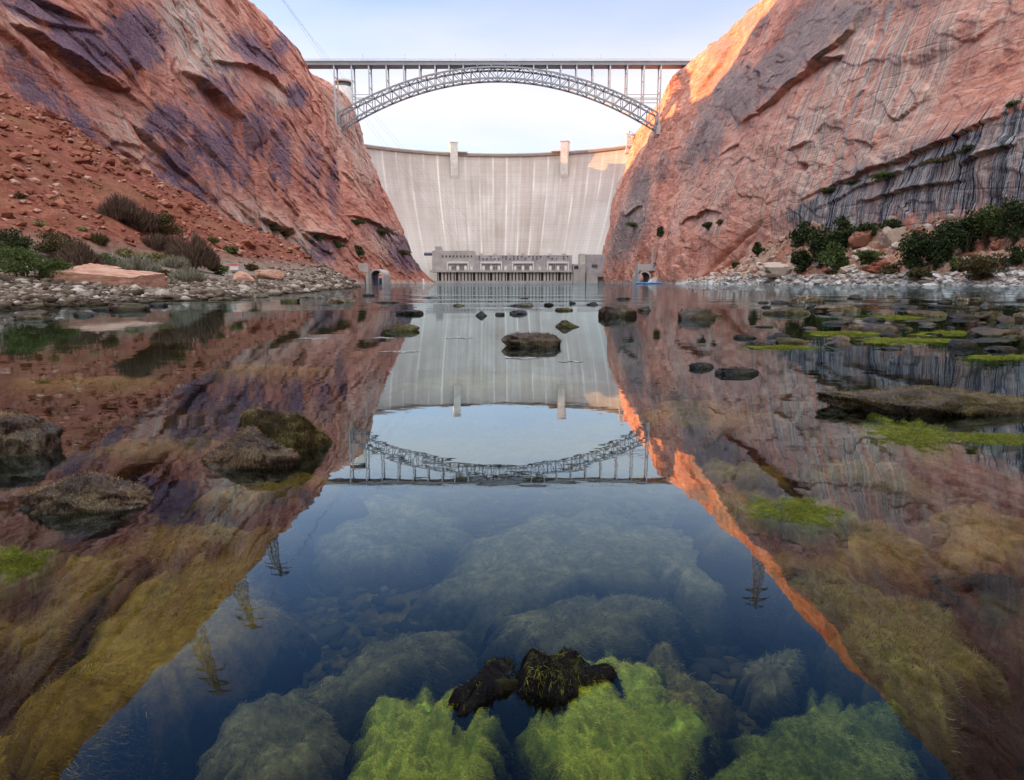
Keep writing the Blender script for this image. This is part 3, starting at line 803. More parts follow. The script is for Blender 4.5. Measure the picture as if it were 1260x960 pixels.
# ------------------------------------------------------------------ the arch bridge
BY0 = 678.0
def bxp(px, py=79): return ray(px, py)[0] * BY0
M_steel = plain("bridge_steel", (0.20, 0.225, 0.26), 0.55, 0.4, 0.15, 0.1, 0.2)
M_steel2 = plain("bridge_steel_light", (0.40, 0.43, 0.47), 0.55, 0.4, 0.12, 0.1, 0.2)
br = empty("arch_bridge", (-14, BY0, 0), "grey steel arch bridge with slim columns spanning the canyon in front of the dam", "bridge")
def zt(x): return 207.3 - 42.5 * (x / 157.0) ** 2
def zb(x): return 197.2 - 46.5 * (x / 157.0) ** 2
b = MB(); b.box(-202, 186, -6.3, 6.3, 209.0, 212.0); b.build("deck_girder", M_steel, br)
b = MB(); b.box(-202, 186, -7.4, 7.4, 212.02, 212.9); b.build("roadway", M_steel2, br)
for s in (-1, 1):
    b = MB()
    for x in np.arange(-200, 186, 5.0): b.bar((x, 7.2 * s, 212.9), (x, 7.2 * s, 214.3), .22)
    for z in (213.5, 214.3): b.bar((-202, 7.2 * s, z), (186, 7.2 * s, z), .2)
    b.build("railing", M_steel2, br)
NP = 36
xs = np.linspace(-157, 157, NP + 1)
for s in (-1, 1):
    y = 6.1 * s
    b = MB()
    for i in range(NP):
        b.bar((xs[i], y, zt(xs[i])), (xs[i+1], y, zt(xs[i+1])), 1.2, 1.5)
        b.bar((xs[i], y, zb(xs[i])), (xs[i+1], y, zb(xs[i+1])), 1.2, 1.5)
    rib = b.build("arch_rib", M_steel, br)
    b = MB()
    for i in range(NP + 1):
        b.bar((xs[i], y, zb(xs[i])), (xs[i], y, zt(xs[i])), .75)
        if i < NP:
            if i < NP // 2: b.bar((xs[i], y, zt(xs[i])), (xs[i+1], y, zb(xs[i+1])), .7)
            else: b.bar((xs[i], y, zb(xs[i])), (xs[i+1], y, zt(xs[i+1])), .7)
    b.build("lattice", M_steel, rib)
b = MB()
for i in range(NP + 1):
    for zf in (zt, zb): b.bar((xs[i], -6.1, zf(xs[i])), (xs[i], 6.1, zf(xs[i])), .6)
    if i < NP:
        for zf in (zt, zb):
            q = 1 if i % 2 else -1
            b.bar((xs[i], -6.1 * q, zf(xs[i])), (xs[i+1], 6.1 * q, zf(xs[i+1])), .5)
b.build("cross_bracing", M_steel, br)
cols = [412.6, 434, 455, 476.4, 497.6, 517, 536, 553, 570.5, 587.6, 604.8, 621.7, 639, 656.5, 673, 690, 709, 729, 750, 771, 791.5, 812]
for c in cols:
    x = bxp(c) + 14
    base = zt(x) if abs(x) < 157 else 148
    cap = MB(); cap.bar((x, -7, 208.4), (x, 7, 208.4), 1.4, 1.2); cap.build("bent_cap", M_steel, br)
    for s in (-1, 1):
        if 208 - base < 2: continue
        b = MB(); b.bar((x, 6.1 * s, base), (x, 6.1 * s, 208.9), 1.25, 1.25); b.build("column", M_steel2, br)
    if 208 - base > 18:
        b = MB()
        for z in np.arange(base + 9, 206, 14):
            b = MB(); b.bar((x, -6.1, z), (x, 6.1, z), .6); b.build("bent_strut", M_steel2, br)
for c0, c1 in ((434, 455), (771, 812)):
    for zq in (182.0, 177.5):
        for s in (-1, 1):
            b = MB(); b.bar((bxp(c0) + 14, 6.1 * s, zq), (bxp(c1) + 14, 6.1 * s, zq), .6); b.build("longitudinal_strut", M_steel2, br)
for sx in (-1, 1):
    for s in (-1, 1):
        b = MB(); b.box(sx * 158 - 2.2, sx * 158 + 2.2, 6.1 * s - 2, 6.1 * s + 2, 145, 153); b.build("footing", M_greyc, br)
for c in (445, 497, 560, 622, 680, 740, 800):
    x = bxp(c) + 14; b = MB(); b.bar((x, 6.9, 212.9), (x, 6.9, 222), .3); b.bar((x, 6.9, 222), (x, 4.4, 222.4), .25); b.build("light_pole", M_steel2, br)
# ================================================================== OBJECTS
_ico = {}
def ico(sub):
    if sub not in _ico:
        bm = bmesh.new(); bmesh.ops.create_icosphere(bm, subdivisions=sub, radius=1.0)
        v = np.array([x.co[:] for x in bm.verts]); f = np.array([[q.index for q in y.verts] for y in bm.faces]); bm.free()
        _ico[sub] = (v, f)
    return _ico[sub]
def hit(fn, px, py, lo=15, hi=470):
    """first ground point on the sight line"""
    a, b = ray(px, py)
    D = np.arange(lo, hi, 0.5)
    z = fn(a * D, D)[0]
    ok = np.nonzero(z >= CAM_H + b * D)[0]
    k = D[ok[0]] if len(ok) else None
    return None if k is None else Vector((a * k, k, CAM_H + b * k))
# ------------------------------------------------------------------ small mansard: pylons, cables, buildings
def rim_z(x, y, side):
    V = CLIFFV[side]; i = np.argmin((V[:, 0] - x) ** 2 + (V[:, 1] - y) ** 2 + np.where(V[:, 2] < 170, 1e6, 0)); return float(V[i, 2])
M_galv = plain("galvanised_steel", (0.16, 0.165, 0.17), 0.5, 0.4, 0.1, 1.0, 0.3)
def pylon(x, y, side, h, lean, label):
    z = rim_z(x, y, side)
    r = empty("transmission_tower", (x, y, z - 1.0), label, "pylon", "transmission towers on the canyon rim")
    L = math.tan(R(lean)) * -side
    def pt(zz, sx, sy):
        w = 3.4 * (1 - zz / h) + 0.55
        return (sx * w + L * zz, sy * w, zz)
    for sx in (-1, 1):
        for sy in (-1, 1):
            b = MB(); b.bar(pt(0, sx, sy), pt(h, sx, sy), .45); b.build("leg", M_galv, r)
    b = MB(); lv = np.linspace(0, h, 10)
    for z0, z1 in zip(lv[:-1], lv[1:]):
        for s in (-1, 1):
            b.bar(pt(z0, -1, s), pt(z1, 1, s), .28); b.bar(pt(z0, 1, s), pt(z1, -1, s), .28)
            b.bar(pt(z0, s, -1), pt(z1, s, 1), .28); b.bar(pt(z0, s, 1), pt(z1, s, -1), .28)
            b.bar(pt(z1, -1, s), pt(z1, 1, s), .28)
    b.build("bracing", M_galv, r)
    for zz, wd in ((h * .60, 8.5), (h * .78, 10), (h * .95, 7)):
        b = MB(); c = L * zz
        for s in (-1, 1):
            b.bar((c - wd, 0, zz), (c + wd, 0, zz), .4); b.bar((c - wd, 0, zz), (c, .9 * s, zz + 2.2), .3); b.bar((c + wd, 0, zz), (c, .9 * s, zz + 2.2), .3)
            b.bar((c + s * wd, 0, zz), (c + s * wd, 0, zz - 2.6), .3)
        b.build("cross_arm", M_galv, r)
    return Vector((x + L * h * .9, y, z + h * .9))
tops = [pylon(-188, 357, -1, 42, 16, "lattice power tower leaning over the left rim, nearest of the three"),
        pylon(-190, 423, -1, 36, 14, "lattice power tower leaning over the left rim, middle of the three"),
        pylon(-190, 484, -1, 33, 12, "lattice power tower leaning over the left rim, farthest of the three")]
pylon(189, 469, 1, 40, 3, "lone lattice power tower standing on the sunlit right rim")
for (tp, ex), lb in zip(((tops[1], -66), (tops[1], -58), (tops[2], -30), (tops[2], -22)), ("lowest", "second lowest", "second highest", "highest")):
    e = Vector((ex, 838, 46.5)); k = np.linspace(0, 1, 40)[:, None]
    pts = np.array(tp)[None] * (1 - k) + np.array(e)[None] * k
    pts[:, 2] -= 4 * 9 * (k * (1 - k))[:, 0]
    b = MB(); b.tube(pts, 0.05, 5)
    tag(b.build("power_cable", M_galv, None, True, origin=tuple(tp)), f"thin power line sagging from the left rim to the powerhouse, {lb} of the four", "cable", "power lines crossing the canyon")
# visitor centre on the left rim
c = P(423, 128, 800)
r = empty("visitor_center", (c.x, 800, c.z - 8), "round flat-roofed building on the left rim behind the bridge columns", "building")
b = MB(); b.lathe(0, 0, [(9.5, 0), (9.5, 26), (0.01, 26)], 32); b.build("wall", M_palec, r, True)
b = MB(); b.lathe(0, 0, [(9.6, 30.5), (11.2, 30.6), (11.2, 32.8), (0.01, 33)], 32); b.build("roof", M_greyc, r, True)
b = MB(); b.lathe(0, 0, [(9.0, 26.02), (9.0, 30.5), (0.01, 30.5)], 32); b.build("window_band", M_win, r, True)
# hoist tower at the right dam abutment
c = P(773, 181, 896)
r = empty("hoist_tower", (c.x, 896, c.z - 8), "small pale tower with a crane arm on the dam's right abutment", "tower")
b = MB(); v = [(x * q, y * q, z) for q, z in ((4.0, 0), (2.2, 20)) for x, y in ((-1,-1),(1,-1),(1,1),(-1,1))]
b.add(v, [(0,1,5,4),(1,2,6,5),(2,3,7,6),(3,0,4,7),(4,5,6,7)]); b.build("tower_body", M_palec, r)
b = MB(); b.box(-2.8, 3.2, -2.6, 2.6, 20.02, 23.5); b.build("cabin", M_palec, r)
b = MB(); b.bar((-3, 0, 24), (10.5, 0, 22.6), 1.2, 1.4); b.bar((1, 0, 23.5), (1, 0, 28), .7); b.bar((1, 0, 28), (10, 0, 23), .35); b.build("crane_arm", M_galv, r)

# tunnel mouths at river level
M_blue = plain("blue_gate_steel", (0.03, 0.07, 0.20), 0.5)
def portal(px, D, rad, hgt, label, wing, back):
    c = P(px, 348, D)
    r = empty("tunnel_portal", (c.x, D, 0), label, "tunnel")
    a = np.linspace(0, math.pi, 15)
    inner = [(rad, -1.5)] + [(rad * math.cos(t), hgt - rad + rad * math.sin(t)) for t in a] + [(-rad, -1.5)]
    outer = [(rad + 1.1, -1.5)] + [((rad + 1.1) * math.cos(t), hgt - rad + (rad + 1.1) * math.sin(t)) for t in a] + [(-rad - 1.1, -1.5)]
    n = len(inner)
    v = [(x, y, z) for y in (0, back) for pr in (inner, outer) for x, z in pr]
    f = []
    for i in range(n - 1):
        f += [(i, i+1, n+i+1, n+i), (2*n+i+1, 2*n+i, 3*n+i, 3*n+i+1), (i+1, i, 2*n+i, 2*n+i+1), (n+i, n+i+1, 3*n+i+1, 3*n+i)]
    b = MB(); b.add(v, f); b.build("lining", wing, r)
    b = MB(); yb = back * .8; b.add([(x, yb, z) for x, z in inner] + [(0, yb, 1)], [(i, i+1, n, n) for i in range(n-1)]); b.build("tunnel_back", M_dark, r)
    return r
pl = portal(463.5, 470, 3.9, 9.6, "dark horseshoe tunnel mouth with a blue gate at the left cliff foot", M_greyc, 26)
b = MB(); b.box(-2.4, -.7, 6, 6.4, -1, 6.0); b.box(.4, 2.6, 6, 6.4, -1, 4.0); b.box(-2.4, 2.6, 6, 6.4, 6.05, 6.6); b.build("gate", M_blue, pl)
c = P(446.5, 335, 462)
r = empty("concrete_hopper", (c.x, 462, 0), "pale grey concrete box held on a narrow post beside the left tunnel", "structure")
b = MB(); k = mpp(462); x0, x1 = -5.7*k, 6.2*k; zt_, zm, zl = P(0,324,462).z, P(0,333.5,462).z, P(0,335.5,462).z
v = [(x0, y, z) for y in (0, 6) for z in (zm, zt_)] + [(x1, y, z) for y in (0, 6) for z in (zl, zt_)]
b.add(v, [(0,4,5,1),(2,3,7,6),(1,5,7,3),(0,2,6,4),(0,1,3,2),(4,6,7,5)]); b.build("box", M_greyc, r)
b = MB(); b.box(x1 - 1.7, x1 - .01, .5, 5, -1, zl - .02); b.build("post", M_greyc, r)
pr = portal(793, 575, 4.4, 10, "black tunnel mouth in a grey wall at the right cliff foot", M_greyc, 30)
b = MB(); b.box(-6.2, -5.52, -.5, 14, 0, 17); b.box(-5.51, 5.8, 2, 14, 11.4, 17.0); b.build("headwall", M_greyc, pr)
c = P(808.5, 330, 570); k = mpp(570)
r = empty("concrete_chute", (c.x, 570, 0), "tall pale concrete shaft narrowing downward beside the right tunnel", "structure")
b = MB(); z0, z1, z2 = P(0,333,570).z, P(0,326,570).z, P(0,310.5,570).z
v = [(x, y, z) for y in (0, 7) for x, z in ((-5*k, z0), (-2.5*k, z0), (5.5*k, z1), (5.5*k, z2), (-5.2*k, z2))]
b.add(v, [(0,1,2,3),(0,3,4,4),(8,7,6,5),(9,8,5,5)]); b.add(v, [(i, i+5, (i+1)%5+5, (i+1)%5) for i in range(5)]); b.build("shaft", plain("pale_green_concrete", (0.50, 0.54, 0.52), 0.9), r)
b = MB(); b.box(-2.5*k, .5*k, .5, 6, -1, z0 - .02); b.build("post", M_greyc, r)
# white apron beside the tunnel and the blue floating boom
c = P(818, 345, 560); k = mpp(560)
b = MB(); v = []
prof = [(-20, -2), (-16, 5), (-6, 6.6), (4, 6.2), (11, 4.2), (15, -2)]
v = [(x * k, y, z * (1 - .25 * (y > 0))) for y in (-6, 10) for x, z in prof]; n_ = len(prof)
b.add(v, [(0,1,2,3),(0,3,4,5),(9,8,7,6),(11,10,9,6)]); b.add(v, [(i, i+n_, i+1+n_, i+1) for i in range(n_-1)])
tag(b.build("concrete_ramp", M_white, None, origin=(c.x, 560, 0)) if False else mesh_np("concrete_ramp", np.array(v), [np.array([(0,1,2,3),(0,3,4,5),(9,8,7,6),(11,10,9,6)] + [(i, i+n_, i+1+n_, i+1) for i in range(n_-1)])], M_white, None, False, loc=(c.x, 560, 0)),
    "white sloped concrete apron at the waterline right of the black tunnel", "ramp")
b = MB(); p0, p1 = P(783, 347, 545), P(838, 347, 520)
pts = [(p0.x + (p1.x - p0.x) * q, p0.y + (p1.y - p0.y) * q, 0.55 + .1 * math.sin(q * 40)) for q in np.linspace(0, 1, 40)]
b.tube(pts, 0.75, 8)
tag(b.build("floating_boom", plain("blue_float", (0.08, 0.25, 0.55), 0.5), None, True, origin=(p0.x, p0.y, 0)), "bright blue floating boom lying before the right tunnel and white apron", "boom")
c = P(521, 349, 560)
r = empty("marker_buoy", (c.x, 560, 0), "small white marker buoy floating below the left end of the powerhouse", "buoy")
b = MB(); b.lathe(0, 0, [(.01, -.6), (1.2, -.5), (1.2, .6), (.7, .9)], 14); b.build("float", M_white, r, True)
b = MB(); b.lathe(0, 0, [(.7, .91), (.62, 4.2), (.01, 4.4)], 12); b.build("mast", M_white, r, True)

# ------------------------------------------------------------------ loose stone
def stones(name, pts, size, mat, sub=0, flat=0.6, seed=1, smooth=False, sink=0.25):
    rs = np.random.RandomState(seed); v0, f0 = ico(sub if sub else 1)
    if sub == 0: v0, f0 = ico(1)
    n = len(pts); m = len(v0)
    sc = np.stack([rs.uniform(.7, 1.35, n), rs.uniform(.7, 1.35, n), rs.uniform(.5, 1.1, n) * flat], -1) * size[:, None] * 0.5
    jit = 1 + 0.42 * rs.normal(size=(n, m, 1)).clip(-1.3, 1.3) * (0.45 if smooth else 0.6)
    v = v0[None] * jit * sc[:, None]
    a = rs.uniform(0, 6.28, n); ti = rs.normal(0, .25, n)
    ca, sa = np.cos(a)[:, None], np.sin(a)[:, None]
    z = v[..., 2] + np.sin(ti)[:, None] * v[..., 0]
    x, y = v[..., 0] * ca - v[..., 1] * sa, v[..., 0] * sa + v[..., 1] * ca
    v = np.stack([x, y, z], -1) + pts[:, None]
    v[..., 2] += (sc[:, 2] * (0.5 - sink))[:, None]
    f = (f0[None] + (np.arange(n) * m)[:, None, None]).reshape(-1, 3)
    val = np.repeat(rs.uniform(0, 1, n), m)
    return mesh_np(name, v.reshape(-1, 3), f, mat, None, smooth, attrs=dict(v=val))
def stone_mat(name, stops, wet=None):
    t = NT(name)
    col = t.ramp(t.attr("v"), stops)
    k = t.noise(2.5, detail=6, rough=0.7)
    col = t.mix(t.rng(k, .3, .7, 0, .5), col, (0.09, 0.06, 0.045))
    if wet:
        sep = t.n("ShaderNodeSeparateXYZ"); t.link(t.co, sep.inputs[0])
        col = t.mix(t.rng(sep.outputs[2], wet[0], wet[1], 1, 0), col, (0.022, 0.018, 0.008))
    return t.fin(col, 0.9, t.bump(k, .5, .15), .15)
M_rub = stone_mat("talus_stone", [(0.0, (0.16,0.05,0.03)), (0.45, (0.33,0.11,0.07)), (0.8, (0.44,0.20,0.14)), (1.0, (0.58,0.40,0.33))])
M_cob = stone_mat("river_cobble", [(0.0, (0.05,0.042,0.034)), (0.4, (0.14,0.115,0.09)), (0.8, (0.29,0.255,0.215)), (1.0, (0.56,0.53,0.49))], (0.02, 0.22))
M_pal = stone_mat("pale_boulder", [(0.0, (0.30,0.13,0.09)), (0.35, (0.46,0.28,0.21)), (0.7, (0.58,0.48,0.40)), (1.0, (0.66,0.62,0.57))])
rs = np.random.RandomState(3)
X = -rs.uniform(24, 112, 60000); Y = rs.uniform(28, 330, 60000)
Z, E, M = west_z(X, Y)
d = fbm(X / 9, Y / 9, 7.7, 3)
ok = (M > .2) & (d > -0.3) & (rs.uniform(0, 1, len(X)) < np.clip(90 / Y, .2, 1))
pts = np.stack([X, Y, Z], -1)[ok][:12000]
size = np.exp(rs.normal(-0.9, .62, len(pts))).clip(.15, 2.6) * np.interp(pts[:, 1], [30, 150, 300], [.8, 1.25, 1.7])
tag(stones("talus_rubble", pts, size, M_rub, flat=.6, seed=4), kind='stuff')
Y = np.exp(rs.uniform(math.log(9), math.log(200), 40000)); E0 = rs.exponential(3.2, 40000) - 1.0
X = bank_x(Y) + 1.3 * fbm(Y / 7, .4, .1, 4) - E0
Z, E, M = west_z(X, Y)
ok = (E0 < 16) & (M < .4)
pts = np.stack([X, Y, Z], -1)[ok][:16000]
size = np.exp(rs.normal(-1.75, .55, len(pts))).clip(.06, .9) * np.interp(pts[:, 1], [10, 40, 120], [.8, 1.1, 2.0])
tag(stones("shore_cobbles", pts, size, M_cob, sub=2 if False else 0, flat=.62, seed=5, smooth=True), kind='stuff')
Y = rs.uniform(150, 455, 2600); X = east_edge(Y) + rs.uniform(-1.2, 4, 2600)
Z, E = east_z(X, Y); pts = np.stack([X, Y, np.maximum(Z, -.2)], -1)
tag(stones("shore_cobbles", pts, np.exp(rs.normal(.35, .45, len(pts))).clip(.5, 4), stone_mat("white_shore_stone", [(0, (0.30,0.28,0.26)), (.4, (0.52,0.51,0.49)), (1, (0.70,0.69,0.67))]), flat=.5, seed=6), kind='stuff')
Y = rs.uniform(165, 440, 1500); X = east_edge(Y) + rs.uniform(3, 22, 1500); Z, E = east_z(X, Y)
ok = (fbm(X / 12, Y / 12, 2.9, 3) > -.1)
pts = np.stack([X, Y, Z], -1)[ok]
tag(stones("ledge_rubble", pts, np.exp(rs.normal(.6, .5, len(pts))).clip(.6, 5), M_pal, flat=.7, seed=8), kind='stuff')

# ------------------------------------------------------------------ single boulders on the banks
def boulder(name, label, cat, group, loc, dims, seed, mat, sub=4, rough=.22, box=0.0, attrs=None, rot=0.0, cut=None):
    v, f = ico(sub); v = v.copy()
    if box: v = np.sign(v) * np.abs(v) ** (1 - box); v /= np.maximum(np.linalg.norm(v, axis=1)[:, None] ** .5, .3)
    s = seed * 3.17
    r = 1 + rough * fbm(v[:, 0] * 1.1 + s, v[:, 1] * 1.1, v[:, 2] * 1.1, 3) * 1.6 + rough * .5 * ridged(v[:, 0] * 2 + s, v[:, 1] * 2, v[:, 2] * 2.4, 3) - rough * .25
    r += rough * .35 * fbm(v[:, 0] * 5 + s, v[:, 1] * 5, v[:, 2] * 5, 4)
    v = v * r[:, None]
    frs = np.random.RandomState(seed)          # cleaved faces
    for _ in range(9):
        nd = frs.normal(size=3); nd /= np.linalg.norm(nd); lim = frs.uniform(.55, .85)
        dd = v @ nd; v = v - np.maximum(dd - lim, 0)[:, None] * nd[None] * .92
    v = v + (.03 * fbm(v[:, 0] * 9 + s, v[:, 1] * 9, v[:, 2] * 9, 4))[:, None] * v
    v = v * np.array(dims)[None] * .58
    o = mesh_np(name, v, f, mat, None, True, attrs=dict(v=np.full(len(v), (seed * .37) % 1.0)))
    o.location = loc; o.rotation_euler = (0, 0, rot)
    return tag(o, label, cat, group)
gw = hit(west_z, 108, 349) or Vector((-23, 36, 1)); k = mpp(gw.y)
# the big tilted slab
slab = empty("rock_slab", (gw.x, gw.y, gw.z), "big flat pinkish slab of rock tilted on the left cobble shore", "rock")
def slab_mesh(x0, x1, z0l, z0r, zt_l, zt_r, dep, seed):
    nx, ny = 40, 24
    U, Vv = np.meshgrid(np.linspace(0, 1, nx), np.linspace(0, 1, ny))
    top = np.stack([x0 + (x1 - x0) * U + .1 * fbm(Vv * 3, seed, .3, 3) * (U > .0), Vv * dep + .25 * fbm(U * 4, seed, 1.3, 3), (zt_l + (zt_r - zt_l) * U) + .25 * Vv + .06 * fbm(U * 5, Vv * 4, seed, 4)], -1)
    bot = top.copy(); bot[..., 2] = (z0l + (z0r - z0l) * U) - .2; bot[..., 1] += .35
    v = np.concatenate([top.reshape(-1, 3), bot.reshape(-1, 3)]); n = nx * ny
    F1 = grid_faces(ny, nx); i = np.arange(n).reshape(ny, nx); f = [F1, F1[:, ::-1] + n]
    for e in (i[0], i[-1][::-1], i[:, -1], i[:, 0][::-1]): f.append(np.stack([e[:-1], e[:-1] + n, e[1:] + n, e[1:]], -1)[:, ::-1][:, ::-1])
    return v, np.concatenate(f)
t = NT("slab_rock"); q = t.noise(2.2, t.map((.5, 1, 3)), detail=8, rough=.7)
M_slab = t.fin(t.ramp(q, [(.3, (0.22,0.10,0.07)), (.5, (0.46,0.27,0.20)), (.7, (0.60,0.46,0.39))]), .9, t.bump(q, .6, .12), .15)
v, f = slab_mesh(-48 * k, 52 * k, -.5, -.5, .62, .30, 3.2, 1.7)
mesh_np("slab_top", v, f, M_slab, slab, False)
v, f = slab_mesh(-52 * k, -12 * k, -.2, -.2, .82, .62, 1.8, 5.2); v[:, 1] += 1.9
mesh_np("slab_shelf", v, f, M_slab, slab, False)
BO = [  # px, base y, width px, height px, label
 (300, 346, 26, 12, "rounded pink boulder just right of the small sign on the left bank"),
 (330, 343, 34, 14, "slanted red boulder low on the left bank past the sign"),
 (195, 346, 20, 9, "small reddish boulder right of the flat slab on the left shore"),
 (20, 343, 60, 8, "long low grey rock at the far left edge of the shore"),
 (262, 333, 16, 10, "pale pink boulder just left of the small sign"),
]
for i, (px, py, w, h, lb) in enumerate(BO):
    p = hit(west_z, px, py) or P(px, py, 60); k = mpp(p.y)
    boulder("boulder", lb, "boulder", "boulders on the left bank", p + Vector((0, 0, h * k * .25)), (w * k, w * k * .8, h * k * 1.3), 20 + i, M_slab if i != 3 else M_pal, 4, .25, .25)
BE = [(1226, 306, 20, 16, "brick red angular boulder between the trees on the right bank"),
      (1238, 322, 26, 16, "large pale pink boulder under the red one on the right bank"),
      (1168, 322, 26, 30, "tall leaning pale slab between two tree clumps on the right bank"),
      (1187, 325, 14, 20, "narrow pale slab beside the tall leaning one on the right bank"),
      (1075, 333, 40, 16, "low red broken boulder near the water below the white ledges"),
      (1100, 300, 38, 26, "blocky white ledge rock under the streaked wall, right of the tree clump"),
      (1060, 300, 40, 30, "rough pale pink outcrop beside the tree clump below the streaks"),
      (1003, 290, 24, 24, "pale pointed rock left of the right bank's tree clump"),
      (965, 335, 60, 16, "long pale low ledge at the foot of the cliff near the small lone bush")]
for i, (px, py, w, h, lb) in enumerate(BE):
    p = hit(east_z, px, py, 120) or P(px, py, 300); k = mpp(p.y)
    boulder("boulder", lb, "boulder", "boulders on the right bank", p + Vector((0, 0, h * k * .15)), (w * k * .65, w * k * .6, h * k * .95), 40 + i, M_rub if i in (0, 4) else M_pal, 5, .34, .35)

# warning sign
p = hit(west_z, 288.5, 335) or P(288.5, 335, 60); k = mpp(p.y)
r = empty("warning_sign", p, "small white sign with a red top band on two posts on the left bank", "sign")
for s in (-1, 1):
    b = MB(); b.box(s * 3.4 * k - .05, s * 3.4 * k + .05, .06, .16, -.4, 11 * k); b.build("post", M_galv, r)
b = MB(); b.box(-5 * k, 5 * k, -.02, .05, 2.5 * k, 11 * k); b.build("panel", M_white, r)
b = MB(); b.box(-4.9 * k, 4.9 * k, -.05, -.022, 7.6 * k, 10.8 * k); b.build("red_band", plain("sign_red", (0.55, 0.16, 0.17), .5), r)

# ------------------------------------------------------------------ plants
def leaf_mat(name, c0, c1, c2):
    t = NT(name)
    col = t.ramp(t.attr("v"), [(0, c0), (.5, c1), (1, c2)])
    t.fin(col, .85, None, .15)
    tl = t.n("ShaderNodeBsdfTranslucent"); t.link(col, tl.inputs[0])
    mx = t.n("ShaderNodeMixShader"); mx.inputs[0].default_value = .25
    t.link(t.b.outputs[0], mx.inputs[1]); t.link(tl.outputs[0], mx.inputs[2]); t.link(mx.outputs[0], t.out.inputs[0])
    return t.m
M_leaf = dict(
    green=leaf_mat("leaf_green", (0.035,0.055,0.018), (0.075,0.11,0.035), (0.14,0.19,0.07)),
    dark=leaf_mat("leaf_dark", (0.012,0.022,0.010), (0.036,0.055,0.022), (0.10,0.13,0.055)),
    olive=leaf_mat("leaf_olive", (0.045,0.035,0.018), (0.09,0.075,0.035), (0.15,0.13,0.06)),
    brown=leaf_mat("twig_brown", (0.055,0.036,0.028), (0.125,0.085,0.065), (0.24,0.18,0.14)),
    grey=leaf_mat("leaf_grey", (0.13,0.13,0.095), (0.25,0.25,0.19), (0.40,0.39,0.32)),
    straw=leaf_mat("leaf_straw", (0.12,0.11,0.05), (0.24,0.22,0.10), (0.36,0.33,0.18)))
M_bark = plain("bark", (0.07, 0.05, 0.04), .95, .1, .3, 3)
def plant(name, label, cat, group, p, w, h, style, seed, ls, n=900, kind='leaf'):
    rs = np.random.RandomState(seed)
    r = empty(name, p, label, cat, group)
    if kind == 'leaf':
        nc = 16
        cd = rs.normal(size=(nc, 3)); cd /= np.linalg.norm(cd, axis=1)[:, None]
        cr = rs.uniform(.25, 1, nc) ** .6
        cen = cd * cr[:, None] * np.array([w * .34, w * .34, h * .38]) + np.array([0, 0, h * .47])
        rad = rs.uniform(.15, .27, nc)[:, None] * np.array([w, w, h * .9])
        who = rs.randint(0, nc, n)
        q = rs.normal(size=(n, 3)); q /= np.linalg.norm(q, axis=1)[:, None]; q *= (rs.uniform(0, 1, n) ** .45)[:, None]
        P0 = cen[who] + q * rad[who]
        P0[:, 2] = np.maximum(P0[:, 2], .04 * h)
        val = np.clip(.5 + .3 * (rs.uniform(0, 1, nc)[who] - .5) * 2 * .6 + rs.normal(0, .2, n), 0, 1)
    elif kind == 'twig':
        a = rs.uniform(0, 6.28, n); rr = np.sqrt(rs.uniform(0, 1, n))
        hh = h * (1 - .55 * rr ** 2) * rs.uniform(.25, 1, n) * (1 + .25 * np.sin(a * 3 + seed))
        P0 = np.stack([np.cos(a) * rr * w * .5, np.sin(a) * rr * w * .5, hh], -1); val = np.clip(rs.normal(.5, .25, n), 0, 1)
    s = ls * rs.uniform(.6, 1.4, n)
    d1 = rs.normal(size=(n, 3)); d1 /= np.linalg.norm(d1, axis=1)[:, None]
    if kind == 'twig':
        d1 = d1 * .45 + np.array([0, 0, 1.0]); d1[:, :2] += P0[:, :2] / w * 1.3
        d1 /= np.linalg.norm(d1, axis=1)[:, None]
    d2 = np.cross(d1, rs.normal(size=(n, 3))); d2 /= np.linalg.norm(d2, axis=1)[:, None] + 1e-9
    if kind == 'twig': a1, b1 = d1 * (s * 3.2)[:, None], d2 * (s * .28)[:, None]
    else: a1, b1 = d1 * s[:, None], d2 * (s * .6)[:, None]
    v = np.stack([P0 - a1, P0 + b1, P0 + a1, P0 - b1], 1).reshape(-1, 3)
    f = np.arange(n * 4).reshape(n, 4)
    fo = mesh_np("foliage" if kind == 'leaf' else "twigs", v, f, M_leaf[style], r, False, attrs=dict(v=np.repeat(val, 4)))
    b = MB()
    for i in range(5):
        a = rs.uniform(0, 6.28); x, y = math.cos(a), math.sin(a); e = rs.uniform(.4, .8)
        b.tube([(x * w * .03, y * w * .03, -.08 * h), (x * w * .10, y * w * .10, h * .3), (x * w * .3 * e, y * w * .3 * e, h * (.45 + .3 * e))], [h * .022, h * .016, h * .006], 5)
    b.build("trunk" if cat == "tree" else "stems", M_bark, r, True)
    return r
LB = "shrubs on the left bank"
